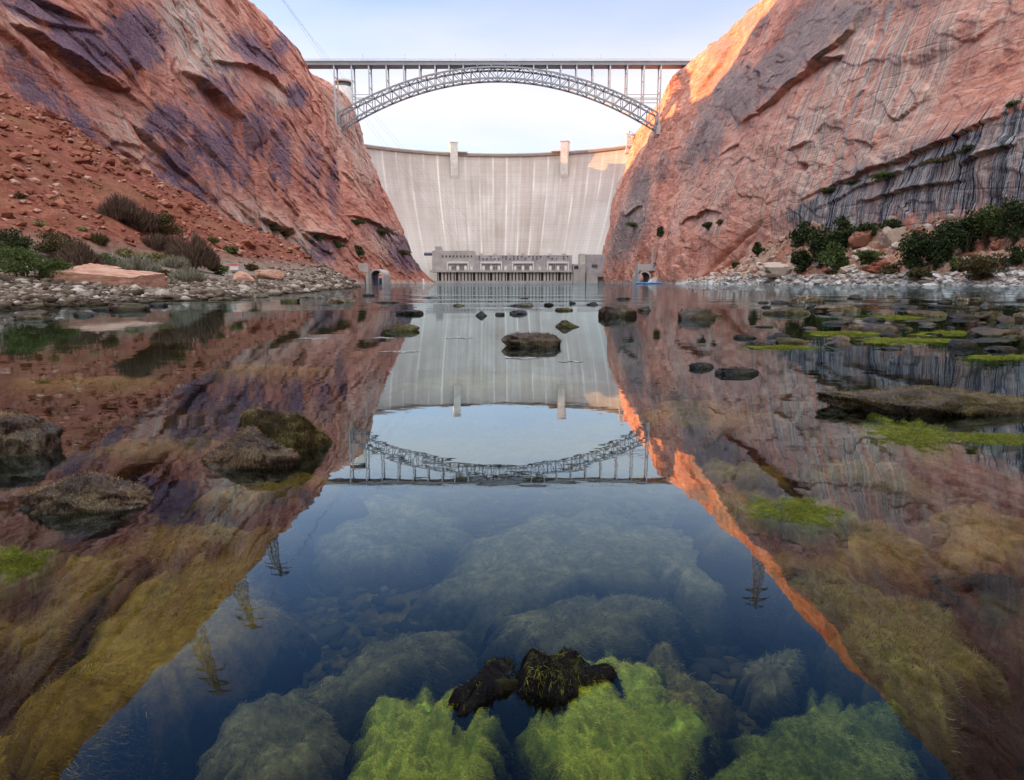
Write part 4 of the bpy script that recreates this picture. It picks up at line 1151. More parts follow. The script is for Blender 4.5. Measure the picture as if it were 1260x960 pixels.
LP = [ # px, base, w, h, style, kind, n, label
 (28, 345, 84, 62, 'green', 'leaf', 2600, "tall bright green bush at the far left edge of the left bank"),
 (10, 318, 66, 52, 'dark', 'leaf', 1800, "dark green bush behind the tall bright one at the left edge"),
 (70, 320, 70, 46, 'olive', 'leaf', 1700, "dark olive brown bush rising behind the green bushes on the left"),
 (70, 346, 60, 36, 'green', 'leaf', 1700, "low green bush just above the flat slab's left end"),
 (100, 335, 56, 44, 'brown', 'twig', 1800, "bare reddish brown thicket directly behind the flat slab"),
 (128, 336, 46, 34, 'green', 'leaf', 1300, "mid green bush behind the middle of the flat slab"),
 (148, 272, 50, 36, 'brown', 'twig', 1700, "brown twiggy shrub highest up on the red talus"),
 (200, 292, 60, 42, 'olive', 'leaf', 1600, "round olive brown bush on the red talus slope"),
 (172, 284, 46, 34, 'brown', 'twig', 1500, "dark brown thicket left of the round olive bush on the talus"),
 (195, 306, 40, 20, 'brown', 'twig', 900, "low dark scrub just under the round olive bush"),
 (238, 332, 66, 54, 'brown', 'twig', 2200, "tall leafless purplish brown shrub left of the small sign"),
 (140, 337, 46, 26, 'grey', 'twig', 1500, "silvery grey bush just right of the mid green bush behind the slab"),
 (170, 338, 54, 26, 'grey', 'twig', 1600, "wide pale grey sagebrush beyond the slab's right end"),
 (185, 324, 40, 20, 'straw', 'leaf', 900, "yellow green bush above the pale grey sagebrush"),
 (155, 318, 36, 20, 'straw', 'leaf', 800, "small straw green shrub at the foot of the talus above the slab"),
 (203, 343, 36, 15, 'olive', 'leaf', 700, "low olive tuft above the small reddish boulder"),
 (232, 347, 44, 19, 'grey', 'twig', 1100, "round grey green tussock on the shore left of the sign"),
 (268, 338, 28, 17, 'green', 'leaf', 600, "small green bush close to the left of the sign"),
 (310, 334, 26, 12, 'olive', 'leaf', 500, "small olive bush right of the sign"),
 (160, 300, 16, 9, 'dark', 'leaf', 400, "small dark bush alone on bare red talus"),
 (100, 285, 20, 9, 'straw', 'leaf', 350, "small straw tuft on the talus left of the brown thickets"),
 (70, 252, 18, 9, 'straw', 'leaf', 350, "tiny straw tuft high on the talus"),
 (25, 245, 22, 10, 'olive', 'leaf', 350, "olive tuft high on the talus near the left edge"),
 (285, 312, 24, 12, 'green', 'leaf', 450, "green shrub up the bank above the sign"),
 (112, 347, 50, 14, 'grey', 'twig', 900, "low grey tufts growing along the slab's back edge"),
 (215, 330, 36, 16, 'grey', 'twig', 800, "pale grey tufts under the tall leafless shrub's left side"),
 (250, 322, 26, 12, 'straw', 'leaf', 450, "straw coloured bush above and left of the sign"),
 (120, 300, 24, 12, 'olive', 'twig', 500, "olive twiggy tuft on the talus above the reddish thicket"),
 (50, 280, 24, 11, 'straw', 'leaf', 400, "straw tuft on the talus above the green bushes"),
 (262, 300, 18, 10, 'green', 'leaf', 400, "little green shrub under the pale cliff foot, uphill of the sign"),
]
for i, (px, py, w, h, stl, kd, n, lb) in enumerate(LP):
    p = hit(west_z, px, py) or P(px, py, 60); k = mpp(p.y)
    plant("shrub", lb, "bush", LB, p - Vector((0, 0, .02 * h * k)), w * k * .9, h * k * (.72 if kd == 'twig' else .8), stl, 100 + i, 1.35 * k if kd == 'leaf' else 1.7 * k, int(n * 1.7), kd)
RB = "trees on the right bank"
RP = [
 (988, 304, 34, 36, 'dark', 900, "tree", "topmost dark tree at the left of the right bank's first clump"),
 (1012, 328, 50, 52, 'dark', 1500, "tree", "broad dark tree in the middle of the first clump"),
 (1036, 305, 38, 40, 'dark', 1000, "tree", "dark tree at the upper right of the first clump"),
 (1026, 336, 38, 38, 'green', 1000, "tree", "greener rounded tree at the lower right of the first clump"),
 (985, 335, 28, 28, 'dark', 700, "tree", "small dark tree at the lower left of the first clump"),
 (1068, 290, 36, 16, 'dark', 600, "bush", "low dark bush above the white ledge rocks"),
 (1098, 288, 34, 20, 'dark', 600, "bush", "dark bush on top of the blocky white ledge rock"),
 (1128, 336, 46, 58, 'dark', 1500, "tree", "dark tree at the left of the right bank's large clump"),
 (1152, 328, 50, 62, 'dark', 1600, "tree", "second dark tree of the large clump, before the leaning slab"),
 (1186, 312, 54, 56, 'dark', 1600, "tree", "dark tree above the narrow pale slab in the large clump"),
 (1216, 300, 54, 58, 'green', 1600, "tree", "tallest tree of the large clump, just left of the red boulder"),
 (1250, 296, 56, 60, 'dark', 1600, "tree", "dark tree at the right edge of the photo on the right bank"),
 (1208, 344, 64, 34, 'olive', 1500, "bush", "wide olive bush near the water on the right bank"),
 (1182, 336, 30, 22, 'green', 700, "bush", "small green bush below the narrow pale slab"),
 (1252, 326, 36, 26, 'dark', 800, "bush", "dark bush at the right edge beside the pale pink boulder"),
 (933, 315, 16, 19, 'dark', 400, "bush", "lone small dark bush at the cliff foot"),
 (1070, 325, 40, 18, 'green', 700, "bush", "low green bush over the red broken boulder"),
 (1100, 338, 36, 16, 'olive', 500, "bush", "low olive bush near the water under the white ledge rock"),
 (1135, 344, 40, 16, 'olive', 600, "bush", "low bush at the water's edge under the large clump's left tree"),
 (905, 330, 12, 8, 'dark', 250, "bush", "tiny dark bush by the crack at the cliff foot"),
]
for i, (px, py, w, h, stl, n, cat, lb) in enumerate(RP):
    p = hit(east_z, px, py, 120) or Vector(wallpt(px, py, 1)); k = mpp(p.y)
    plant("tree" if cat == "tree" else "shrub", lb, cat, RB if cat == "tree" else "shrubs on the right bank", p - Vector((0, 0, .04 * h * k)), w * k, h * k, stl, 200 + i, 1.7 * k, int(n * 2.2))
_pc = {}
def cliffpt(px, py, side):
    V = CLIFFV[side]
    if side not in _pc: _pc[side] = project(V[:, 0], V[:, 1], V[:, 2])
    a, b = _pc[side]
    near = np.hypot(a - px, b - py)
    c = np.nonzero((near < 2.5) & (V[:, 1] > 100))[0]
    i = c[np.argmin(V[c, 1])] if len(c) else np.argmin(near + (V[:, 1] < 100) * 1e6)
    return V[i]
CP = [ # plants on the cliff ledges: side, px, py, w, h, label
 (-1, 335, 280, 26, 9, "dark green growth on the left cliff's lowest ledge, farthest left"),
 (-1, 352, 286, 18, 7, "small shrub at the right end of the left cliff's first green ledge"),
 (-1, 392, 292, 24, 9, "dark shrub along the ledge above the grey streaks of the left cliff"),
 (-1, 416, 300, 24, 12, "dark shrub at the right end of the ledge above the grey streaks"),
 (-1, 438, 272, 22, 10, "bush on the ledge at the left cliff's corner, left of two"),
 (-1, 470, 285, 34, 12, "long dark bush on the ledge at the left cliff's corner, right of two"),
 (-1, 442, 310, 14, 24, "dark hanging growth in the cleft above the left tunnel"),
 (-1, 345, 322, 22, 14, "shrub at the pale foot of the left cliff past the talus"),
 (-1, 372, 326, 26, 10, "low shrub at the left cliff foot under the grey streaks"),
 (-1, 496, 312, 26, 8, "thin dark growth on the grey rock left of the powerhouse"),
 (1, 1050, 224, 30, 8, "dark plants on the wet ledge left of the seep's middle"),
 (1, 1088, 218, 36, 12, "thick dark plants in the middle of the wet ledge"),
 (1, 1020, 234, 20, 8, "small dark plants at the left end of the wet ledge"),
 (1, 1160, 196, 44, 9, "long row of dark plants on the upper wet ledge"),
 (1, 1190, 184, 30, 11, "dark plants at the right end of the upper wet ledge"),
 (1, 1246, 128, 20, 7, "dark plants at the top edge of the seep by the photo's right edge"),
 (1, 872, 277, 18, 14, "dark bush in the pale hollow of the right cliff, left of two"),
 (1, 886, 272, 14, 12, "dark bush in the pale hollow of the right cliff, right of two"),
 (1, 812, 285, 12, 22, "dark growth in the upright cleft above the right tunnel"),
 (1, 778, 276, 24, 6, "thin line of growth on the dark rock beside the dam"),
]
for i, (sd_, px, py, w, h, lb) in enumerate(CP):
    x, y, z = cliffpt(px, py, sd_); k = mpp(y)
    dep = min(w * k * .5, 6)
    r = plant("shrub", lb, "bush", "plants on the cliff ledges", Vector((x + sd_ * .4, y, z - .35 * h * k)), w * k * 1.25, h * k * .85, ('dark', 'olive', 'dark', 'green')[i % 4], 300 + i, 1.15 * k, 900)
# ------------------------------------------------------------------ rocks in the shallows
def wet_rock_mat(name, c, coat=.25):
    t = NT(name)
    a = t.noise(6.5, detail=6, rough=.75); b = t.noise(2.2, detail=4)
    col = t.ramp(a, [(.36, c[0]), (.5, c[1]), (.66, c[2])])
    col = t.mix(t.rng(b, .48, .66, 0, .8), col, c[3])
    t.fin(col, .38, t.bump(a, .9, .05), .5 if 'brown' in name else .2)
    return t.m
M_wet = dict(
    brown=wet_rock_mat("wet_brown_rock", ((0.007,0.005,0.005),(0.026,0.017,0.014),(0.11,0.075,0.05),(0.05,0.046,0.012))),
    black=wet_rock_mat("wet_black_rock", ((0.006,0.007,0.009),(0.016,0.017,0.020),(0.045,0.042,0.040),(0.028,0.028,0.014))),
    olive=wet_rock_mat("wet_olive_rock", ((0.010,0.008,0.005),(0.04,0.032,0.014),(0.17,0.14,0.065),(0.055,0.06,0.014))),
    pale=wet_rock_mat("dry_topped_rock", ((0.015,0.012,0.008),(0.08,0.06,0.035),(0.36,0.31,0.23),(0.05,0.047,0.016))))
M_alga = dict(
    brown=leaf_mat("algae_brown", (0.012,0.007,0.007), (0.06,0.036,0.027), (0.40,0.30,0.18)),
    olive=leaf_mat("algae_olive", (0.016,0.012,0.006), (0.075,0.06,0.02), (0.34,0.30,0.13)),
    rust=leaf_mat("algae_rust", (0.06,0.036,0.006), (0.23,0.15,0.022), (0.46,0.33,0.07)),
    green=leaf_mat("algae_green", (0.045,0.05,0.006), (0.27,0.275,0.022), (0.68,0.64,0.09)),
    teal=leaf_mat("algae_teal", (0.03,0.028,0.012), (0.115,0.098,0.036), (0.27,0.235,0.095)),
    dark=leaf_mat("algae_dark", (0.004,0.004,0.006), (0.013,0.012,0.014), (0.26,0.28,0.03)))
def blades(name, pts, nrm, ln, wd, mat, parent, seed, flow=(0.3, -0.2, 0), drop=.6, up=.35, val=None, curl=.5):
    rs = np.random.RandomState(seed); n = len(pts)
    d = nrm * up + np.array(flow)[None] + rs.normal(0, curl, (n, 3)) * .6
    down = np.array([0, 0, -1.0])[None] - nrm * (-nrm[:, 2:3]) * 1.0
    d = d + down * drop
    d /= np.linalg.norm(d, axis=1)[:, None] + 1e-9
    L = ln * rs.uniform(.5, 1.5, n)
    s = np.cross(d, nrm + rs.normal(0, .3, (n, 3))); s /= np.linalg.norm(s, axis=1)[:, None] + 1e-9
    bend = np.array([0, 0, -1.0])[None] * drop * .5 + rs.normal(0, .35, (n, 3)) * curl
    m = pts + d * (L * .55)[:, None] + nrm * (L * .10)[:, None]
    e = pts + d * L[:, None] + bend * (L * .4)[:, None]
    w = (wd * rs.uniform(.6, 1.4, n))[:, None] * s
    v = np.stack([pts - w * .6, pts + w * .6, m + w * .5, m - w * .5, e], 1).reshape(-1, 3)
    i = (np.arange(n) * 5)[:, None]
    f4 = i + np.array([[0, 1, 2, 3]]); f3 = i + np.array([[3, 2, 4]])
    if val is None: val = np.clip(rs.normal(.45, .22, n), 0, 1)
    return mesh_np(name, v, [f4, f3], mat, parent, False, attrs=dict(v=np.repeat(val, 5)))
def vnormals(v, f):
    a, b, c = v[f[:, 0]], v[f[:, 1]], v[f[:, 2]]
    n = np.cross(b - a, c - a); out = np.zeros_like(v)
    for k in range(3): np.add.at(out, f[:, k], n)
    return out / (np.linalg.norm(out, axis=1)[:, None] + 1e-12)
def river_rock(label, group, box, style, seed, shape='round', dep=.75, hair=0, hstyle=None, sub=5, rough=.3, turn=0.0, hl=.03):
    """box: left, right, top, waterline in the picture; the rock stands in the water at that place"""
    xl, xr, yt, yb = box
    if yb < 470: yb = yt + .66 * (yb - yt)      # the lower part seen there is the rock's own reflection
    c = W((xl + xr) / 2, yb - 1.0); k = mpp(c.y)
    w = (xr - xl) * k * .98; D = w * dep
    el = math.atan2(CAM_H, c.y)
    h = max((yb - yt) * k / math.cos(el) - D * .55 * math.sin(el), .22 * (yb - yt) * k)
    c = W((xl + xr) / 2, yb - .5); c.y += D * .46; c.x *= (c.y / (c.y - D * .46))
    v, f = ico(sub); v = v.copy(); s = seed * 2.71
    r = 1 + rough * 1.5 * fbm(v[:, 0] * 1.0 + s, v[:, 1] * 1.0, v[:, 2] * 1.0, 3) + rough * .5 * (ridged(v[:, 0] * 1.9 + s, v[:, 1] * 1.9, v[:, 2] * 2.2, 3) - .5) + rough * .3 * fbm(v[:, 0] * 5 + s, v[:, 1] * 5, v[:, 2] * 5, 5)
    v = v * r[:, None]
    frs = np.random.RandomState(seed + 400)
    for _ in range(10):
        nd = frs.normal(size=3); nd /= np.linalg.norm(nd); lim = frs.uniform(.55, .9)
        dd = v @ nd; v = v - np.maximum(dd - lim, 0)[:, None] * nd[None] * .85
    v = v + (.10 * fbm(v[:, 0] * 3.5 + s, v[:, 1] * 3.5, v[:, 2] * 3.5, 5) + .03 * fbm(v[:, 0] * 13, v[:, 1] * 13 + s, v[:, 2] * 13, 3))[:, None] * v
    up = v[:, 2].max()
    if shape == 'flat':   # flat-topped, steep sided
        v[:, 2] = np.tanh(v[:, 2] / up * 1.9) / math.tanh(1.9) * up; rad = np.hypot(v[:, 0], v[:, 1])
        v[:, :2] *= (1 + .12 * (np.abs(v[:, 2]) < .6))[:, None]
    elif shape == 'peak':
        v[:, 2] = np.where(v[:, 2] > 0, v[:, 2] * (.55 + .45 * np.exp(-((v[:, 0] + .15) / .5) ** 2)), v[:, 2])
    zs = np.where(v[:, 2] > 0, v[:, 2] / v[:, 2].max() * h, v[:, 2] * max(h * .9, .18))
    sx = 2.0 / (v[np.abs(zs) < h * .3, 0].max() - v[np.abs(zs) < h * .3, 0].min())
    v = np.stack([v[:, 0] * w * .5 * sx, v[:, 1] * D * .5, zs], -1)
    if turn: v = v @ np.array(Matrix.Rotation(turn, 3, 'Z')).T
    o = mesh_np("river_rock" if not hair else "mossy_rock", v, f, M_wet[style], None, True); o.location = c
    tag(o, label, "rock", group)
    if hair:
        rs = np.random.RandomState(seed); nn = vnormals(v, f)
        i = rs.randint(0, len(f), hair); bw = rs.dirichlet((1, 1, 1), hair)[:, :, None]
        p = (v[f[i]] * bw).sum(1); q = (nn[f[i]] * bw).sum(1)
        ok = p[:, 2] > -.03; p, q = p[ok], q[ok]
        val = np.clip(.26 + .42 * q[:, 2] + .38 * fbm(p[:, 0] * 9, p[:, 1] * 9, p[:, 2] * 9 + seed, 3) + rs.normal(0, .16, len(p)), 0, 1)
        blades("algae", p, q, hl, hl * .09, M_alga[hstyle], o, seed + 1, flow=(.15, -.1, 0), drop=.8, up=.3, val=val)
    return o
G1 = "rocks in the river"
river_rock("dark flat-topped mossy rock alone before the dam's reflection", G1, (620,693,411,436), 'brown', 1, 'flat', .55, 4200, 'brown', 5, hl=.035)
river_rock("shaggy brown rock standing highest at the right of the dam's reflection", G1, (735,786,376,398), 'brown', 2, 'flat', .6, 2600, 'brown', 4, hl=.045)
river_rock("blocky dark rock right of the shaggy brown rock", G1, (832,879,380,400), 'brown', 3, 'flat', .6, 2200, 'brown', 4, hl=.04)
river_rock("pointed dark rock right behind the flat-topped mossy rock", G1, (684,715,394,408), 'olive', 4, 'peak', .6)
river_rock("dark rock at the left edge of the dam's reflection", G1, (471,514,399,413), 'olive', 5, 'round', .6, 1200, 'olive', 4, hl=.035)
river_rock("long low dark rock beyond the one at the dam reflection's left edge", G1, (488,525,382,390), 'black', 6, 'flat', .6)
river_rock("small pointed dark rock alone left of the river's middle", G1, (585,600,383,393), 'black', 7, 'peak', .8, sub=4)
river_rock("low wide dark rock in the row at the river's middle, farthest back", G1, (626,660,373,380), 'brown', 8, 'flat', .6)
river_rock("dark rock just in front of the low wide one at the river's middle", G1, (626,650,382,390), 'black', 9, 'round', .7, sub=4)
river_rock("small dark stone right of the low wide rock at the river's middle", G1, (668,680,373,379), 'black', 10, 'round', .8, sub=4)
river_rock("tiny dark stone farthest out in the middle of the river", G1, (699,708,371,376), 'black', 11, 'round', .8, sub=4)
river_rock("low flat stone between the tiny stone and the pointed dark rock", G1, (681,704,379,385), 'olive', 12, 'flat', .6, sub=4)
river_rock("small round stone left behind the shaggy brown rock", G1, (722,736,372,378), 'black', 13, 'round', .8, sub=4)
river_rock("small low stone touching the shaggy brown rock's right side", G1, (783,802,377,387), 'brown', 14, 'round', .7, sub=4)
river_rock("pale-topped long boulder off the end of the left cobble bar", G1, (402,441,365,377), 'pale', 15, 'flat', .6)
river_rock("thin dark slab of rock right of the pale-topped boulder", G1, (462,490,371,375), 'black', 16, 'flat', .5, sub=4)
river_rock("dark low stone at the left of the pale-topped boulder", G1, (345,366,368,375), 'olive', 17, 'flat', .6, sub=4)
river_rock("pair-sized olive stone between the left bar and the pale-topped boulder", G1, (366,396,362,370), 'pale', 18, 'round', .6, sub=4)
G2 = "large mossy rocks in the near water"
river_rock("big tan-topped mossy rock at the left, the rear of the touching two", G2, (284,412,498,560), 'olive', 27, 'round', .62, 15000, 'olive', 5, hl=.016)
river_rock("darker mossy rock leaning against the front of the tan-topped one", G2, (238,374,527,579), 'brown', 22, 'peak', .6, 13000, 'brown', 5, hl=.015)
river_rock("pointed dark mossy rock with green patches at the left", G2, (28,206,578,632), 'brown', 23, 'peak', .55, 14000, 'brown', 5, hl=.014)
river_rock("dark mossy rock cut by the left edge of the photo", G2, (-60,76,507,565), 'brown', 24, 'flat', .7, 12000, 'brown', 5, hl=.016)
river_rock("long mossy rock with a pale ridge at the right edge of the photo", G2, (1008,1300,472,514), 'brown', 25, 'round', .42, 18000, 'olive', 5, hl=.020)
river_rock("flat blue-black rock left of the long mossy rock", G2, (848,881,446,459), 'black', 26, 'flat', .6)
river_rock("thin dark rock trailing right from the flat blue-black one", G2, (878,940,453,467), 'black', 27, 'flat', .4)
G3 = "rocks among the algae on the right"
RR = [((975,1016,363,377),'pale','round',"pale-topped rounded rock farthest left in the right-hand cluster"),
 ((1000,1058,374,390),'pale','round',"largest tan rock at the left of the right-hand cluster"),
 ((940,1002,379,392),'olive','flat',"long dark olive rock left of the largest tan rock"),
 ((930,946,371,375),'black','flat',"tiny dark rock left of the right-hand cluster"),
 ((946,976,370,376),'black','flat',"thin dark rock just left of the pale-topped rounded rock"),
 ((1056,1101,399,415),'brown','flat',"chunky dark brown rock in front of the right-hand cluster"),
 ((1098,1130,376,383),'black','flat',"low dark rock alone on the water beyond the right-hand cluster"),
 ((1112,1166,382,395),'olive','round',"low olive rock with a pale crest right of the cluster's middle"),
 ((1060,1090,391,398),'black','flat',"low dark stones' flat top behind the chunky brown rock"),
 ((1166,1206,386,396),'black','round',"dark lumpy rock between the olive rock and the humped ones"),
 ((1204,1240,383,400),'olive','peak',"humped olive rock at the right of the cluster"),
 ((1226,1252,389,402),'brown','round',"brown rock leaning on the humped olive rock"),
 ((1246,1285,384,402),'pale','round',"pale rock at the right edge behind the humped olive rock"),
 ((1186,1242,403,420),'brown','round',"long brown-backed rock in front of the humped rocks"),
 ((1166,1198,418,434),'black','flat',"squat black rock in front of the long brown-backed rock"),
 ((1213,1254,426,437),'black','flat',"flat black slab right of the squat black rock"),
 ((902,934,412,420),'black','flat',"flat dark blue rock left in front of the cluster, the upper of two"),
 ((914,950,420,430),'black','round',"flat dark blue rock left in front of the cluster, the lower of two"),
 ((948,990,416,427),'olive','flat',"greenish low rock right of the two flat dark blue ones"),
 ((1010,1046,395,402),'black','flat',"narrow wet rock before the largest tan rock"),
 ((1040,1062,366,370),'black','flat',"thin dark sliver of rock out on the water behind the cluster"),
 ((1130,1150,397,403),'brown','round',"small brown stone under the low olive rock")]
for i, (bx, st_, sh, lb) in enumerate(RR): river_rock(lb, G3, bx, st_, 50 + i, sh, .62, sub=4)
EX = [((955,972,384,389),"small flat stone under the long dark olive rock"),((1020,1040,384,390),"dark stone half hidden before the largest tan rock's right side"),
 ((1066,1086,384,389),"thin stone between the largest tan rock and the olive rock with a pale crest"),((1148,1172,376,381),"low dark stone on the water behind the olive rock with a pale crest"),
 ((1186,1204,377,382),"small dark stone far out behind the dark lumpy rock"),((1108,1124,402,409),"little dark stone right of the chunky brown rock"),
 ((1140,1160,410,416),"dark stone left of the squat black rock, beyond the algae strip"),((1200,1214,396,402),"small wet stone at the foot of the humped olive rock"),
 ((1052,1072,420,426),"flat dark stone before the chunky brown rock"),((1086,1110,428,433),"thin dark stone in the streaked reflection under the chunky brown rock"),
 ((984,1006,402,408),"dark stone left of the narrow wet rock"),((870,890,386,391),"tiny stone right of the blocky dark rock"),
 ((756,776,366,370),"small dark stone on the far water behind the shaggy brown rock"),((640,654,366,369),"tiny dark stone farthest back left of the river's middle"),
 ((556,572,374,379),"small dark stone left of the small pointed rock"),((610,622,385,390),"little dark stone right of the small pointed rock"),((930,952,400,405),"thin dark stone left of the cluster before the long dark olive rock"),
 ((1232,1258,412,419),"dark stone at the right edge beside the long brown-backed rock"),((446,462,362,366),"tiny dark stone far out near the left tunnel's reflection"),((520,540,365,369),"thin dark stone far out under the powerhouse's left end")]
for i, (bx, lb) in enumerate(EX): river_rock(lb, G3 if bx[0] > 860 else G1, bx, ('black', 'brown', 'olive')[i % 3], 130 + i, ('flat', 'round', 'peak')[i % 3], .62, sub=4)
rs = np.random.RandomState(404)
for i in range(30):
    xq, yq = rs.uniform(940, 1258), 366 + 66 * rs.uniform(0, 1) ** 1.4
    wq = rs.uniform(10, 26) * (.6 + (yq - 366) / 80); hq = wq * rs.uniform(.28, .42)
    river_rock("little wet dark stone among the algae strips of the right-hand rock cluster", "little stones of the right-hand rock cluster", (xq - wq / 2, xq + wq / 2, yq - hq, yq), ('black', 'brown', 'black', 'pale')[i % 4], 500 + i, ('flat', 'round', 'peak')[i % 3], .65, sub=3)
G4 = "dark rocks along the left shore"
RL = [((18,66,381,399),'brown','round',"dark mossy rock at the far left, just off the shore"),
 ((128,186,373,388),'brown','flat',"wide brown rock at the water's edge below the flat slab"),
 ((90,114,384,392),'black','flat',"flat dark stone right of the dark mossy rock at the far left"),
 ((150,182,362,372),'olive','flat',"olive boulder on the cobble edge below the slab's right end"),
 ((212,232,356,365),'black','peak',"dark knob of rock at the cobble edge below the grey sagebrush"),
 ((60,88,372,379),'black','flat',"low dark stone touching the shore at the left"),
 ((114,140,378,385),'black','flat',"low dark stone just left of the wide brown rock"),
 ((184,206,373,380),'black','round',"small dark stone right of the wide brown rock"),
 ((255,290,366,372),'olive','flat',"low olive stone along the white cobble bar"),
 ((300,335,362,369),'pale','flat',"pale low rock at the tip of the white cobble bar")]
for i, (bx, st_, sh, lb) in enumerate(RL): river_rock(lb, G4, bx, st_, 90 + i, sh, .62, sub=4)

# ------------------------------------------------------------------ boulders under the water, furred with algae
def fur_mat(name, c):
    t = NT(name)
    a = t.noise(6.0, detail=8, rough=.72, dist=.4); b = t.noise(1.3, detail=4); w = t.noise(28, detail=5, rough=.7)
    col = t.ramp(t.math('ADD', t.math('MULTIPLY', a, .6), t.math('MULTIPLY', w, .4)), [(.34, c[0]), (.5, c[1]), (.64, c[2])])
    col = t.mix(t.rng(b, .40, .66, 0, .7), col, c[0])
    e = t.math('ADD', t.attr("edge"), t.math('MULTIPLY', t.math('SUBTRACT', a, .5), .9))      # growth on the tops, colour darkened towards the rim so boulders stand apart
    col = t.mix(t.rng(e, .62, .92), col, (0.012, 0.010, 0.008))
    return t.fin(col, 1.0, t.bump(t.math('ADD', a, t.math('MULTIPLY', w, .5)), .9, .02), 0.0)
M_alga['mat'] = leaf_mat("algae_mat_leaf", (0.03,0.045,0.008), (0.14,0.165,0.024), (0.36,0.38,0.085))
M_fur = dict(
    crest=fur_mat("crest_rock", ((0.004,0.004,0.006),(0.012,0.012,0.015),(0.06,0.07,0.015))),
    mat=fur_mat("algae_mat_base", ((0.02,0.028,0.006),(0.10,0.12,0.018),(0.28,0.30,0.055))),
    rust=fur_mat("rust_algae_rock", ((0.05,0.03,0.006),(0.19,0.12,0.02),(0.36,0.25,0.055))),
    olive=fur_mat("olive_algae_rock", ((0.04,0.034,0.01),(0.13,0.105,0.025),(0.26,0.21,0.06))),
    green=fur_mat("green_algae_rock", ((0.081,0.108,0.014),(0.234,0.306,0.032),(0.468,0.558,0.072))),
    teal=fur_mat("pale_algae_rock", ((0.03,0.028,0.014),(0.11,0.095,0.04),(0.25,0.22,0.10))),
    dark=fur_mat("dark_algae_rock", ((0.018,0.014,0.011),(0.045,0.032,0.022),(0.108,0.090,0.036))))
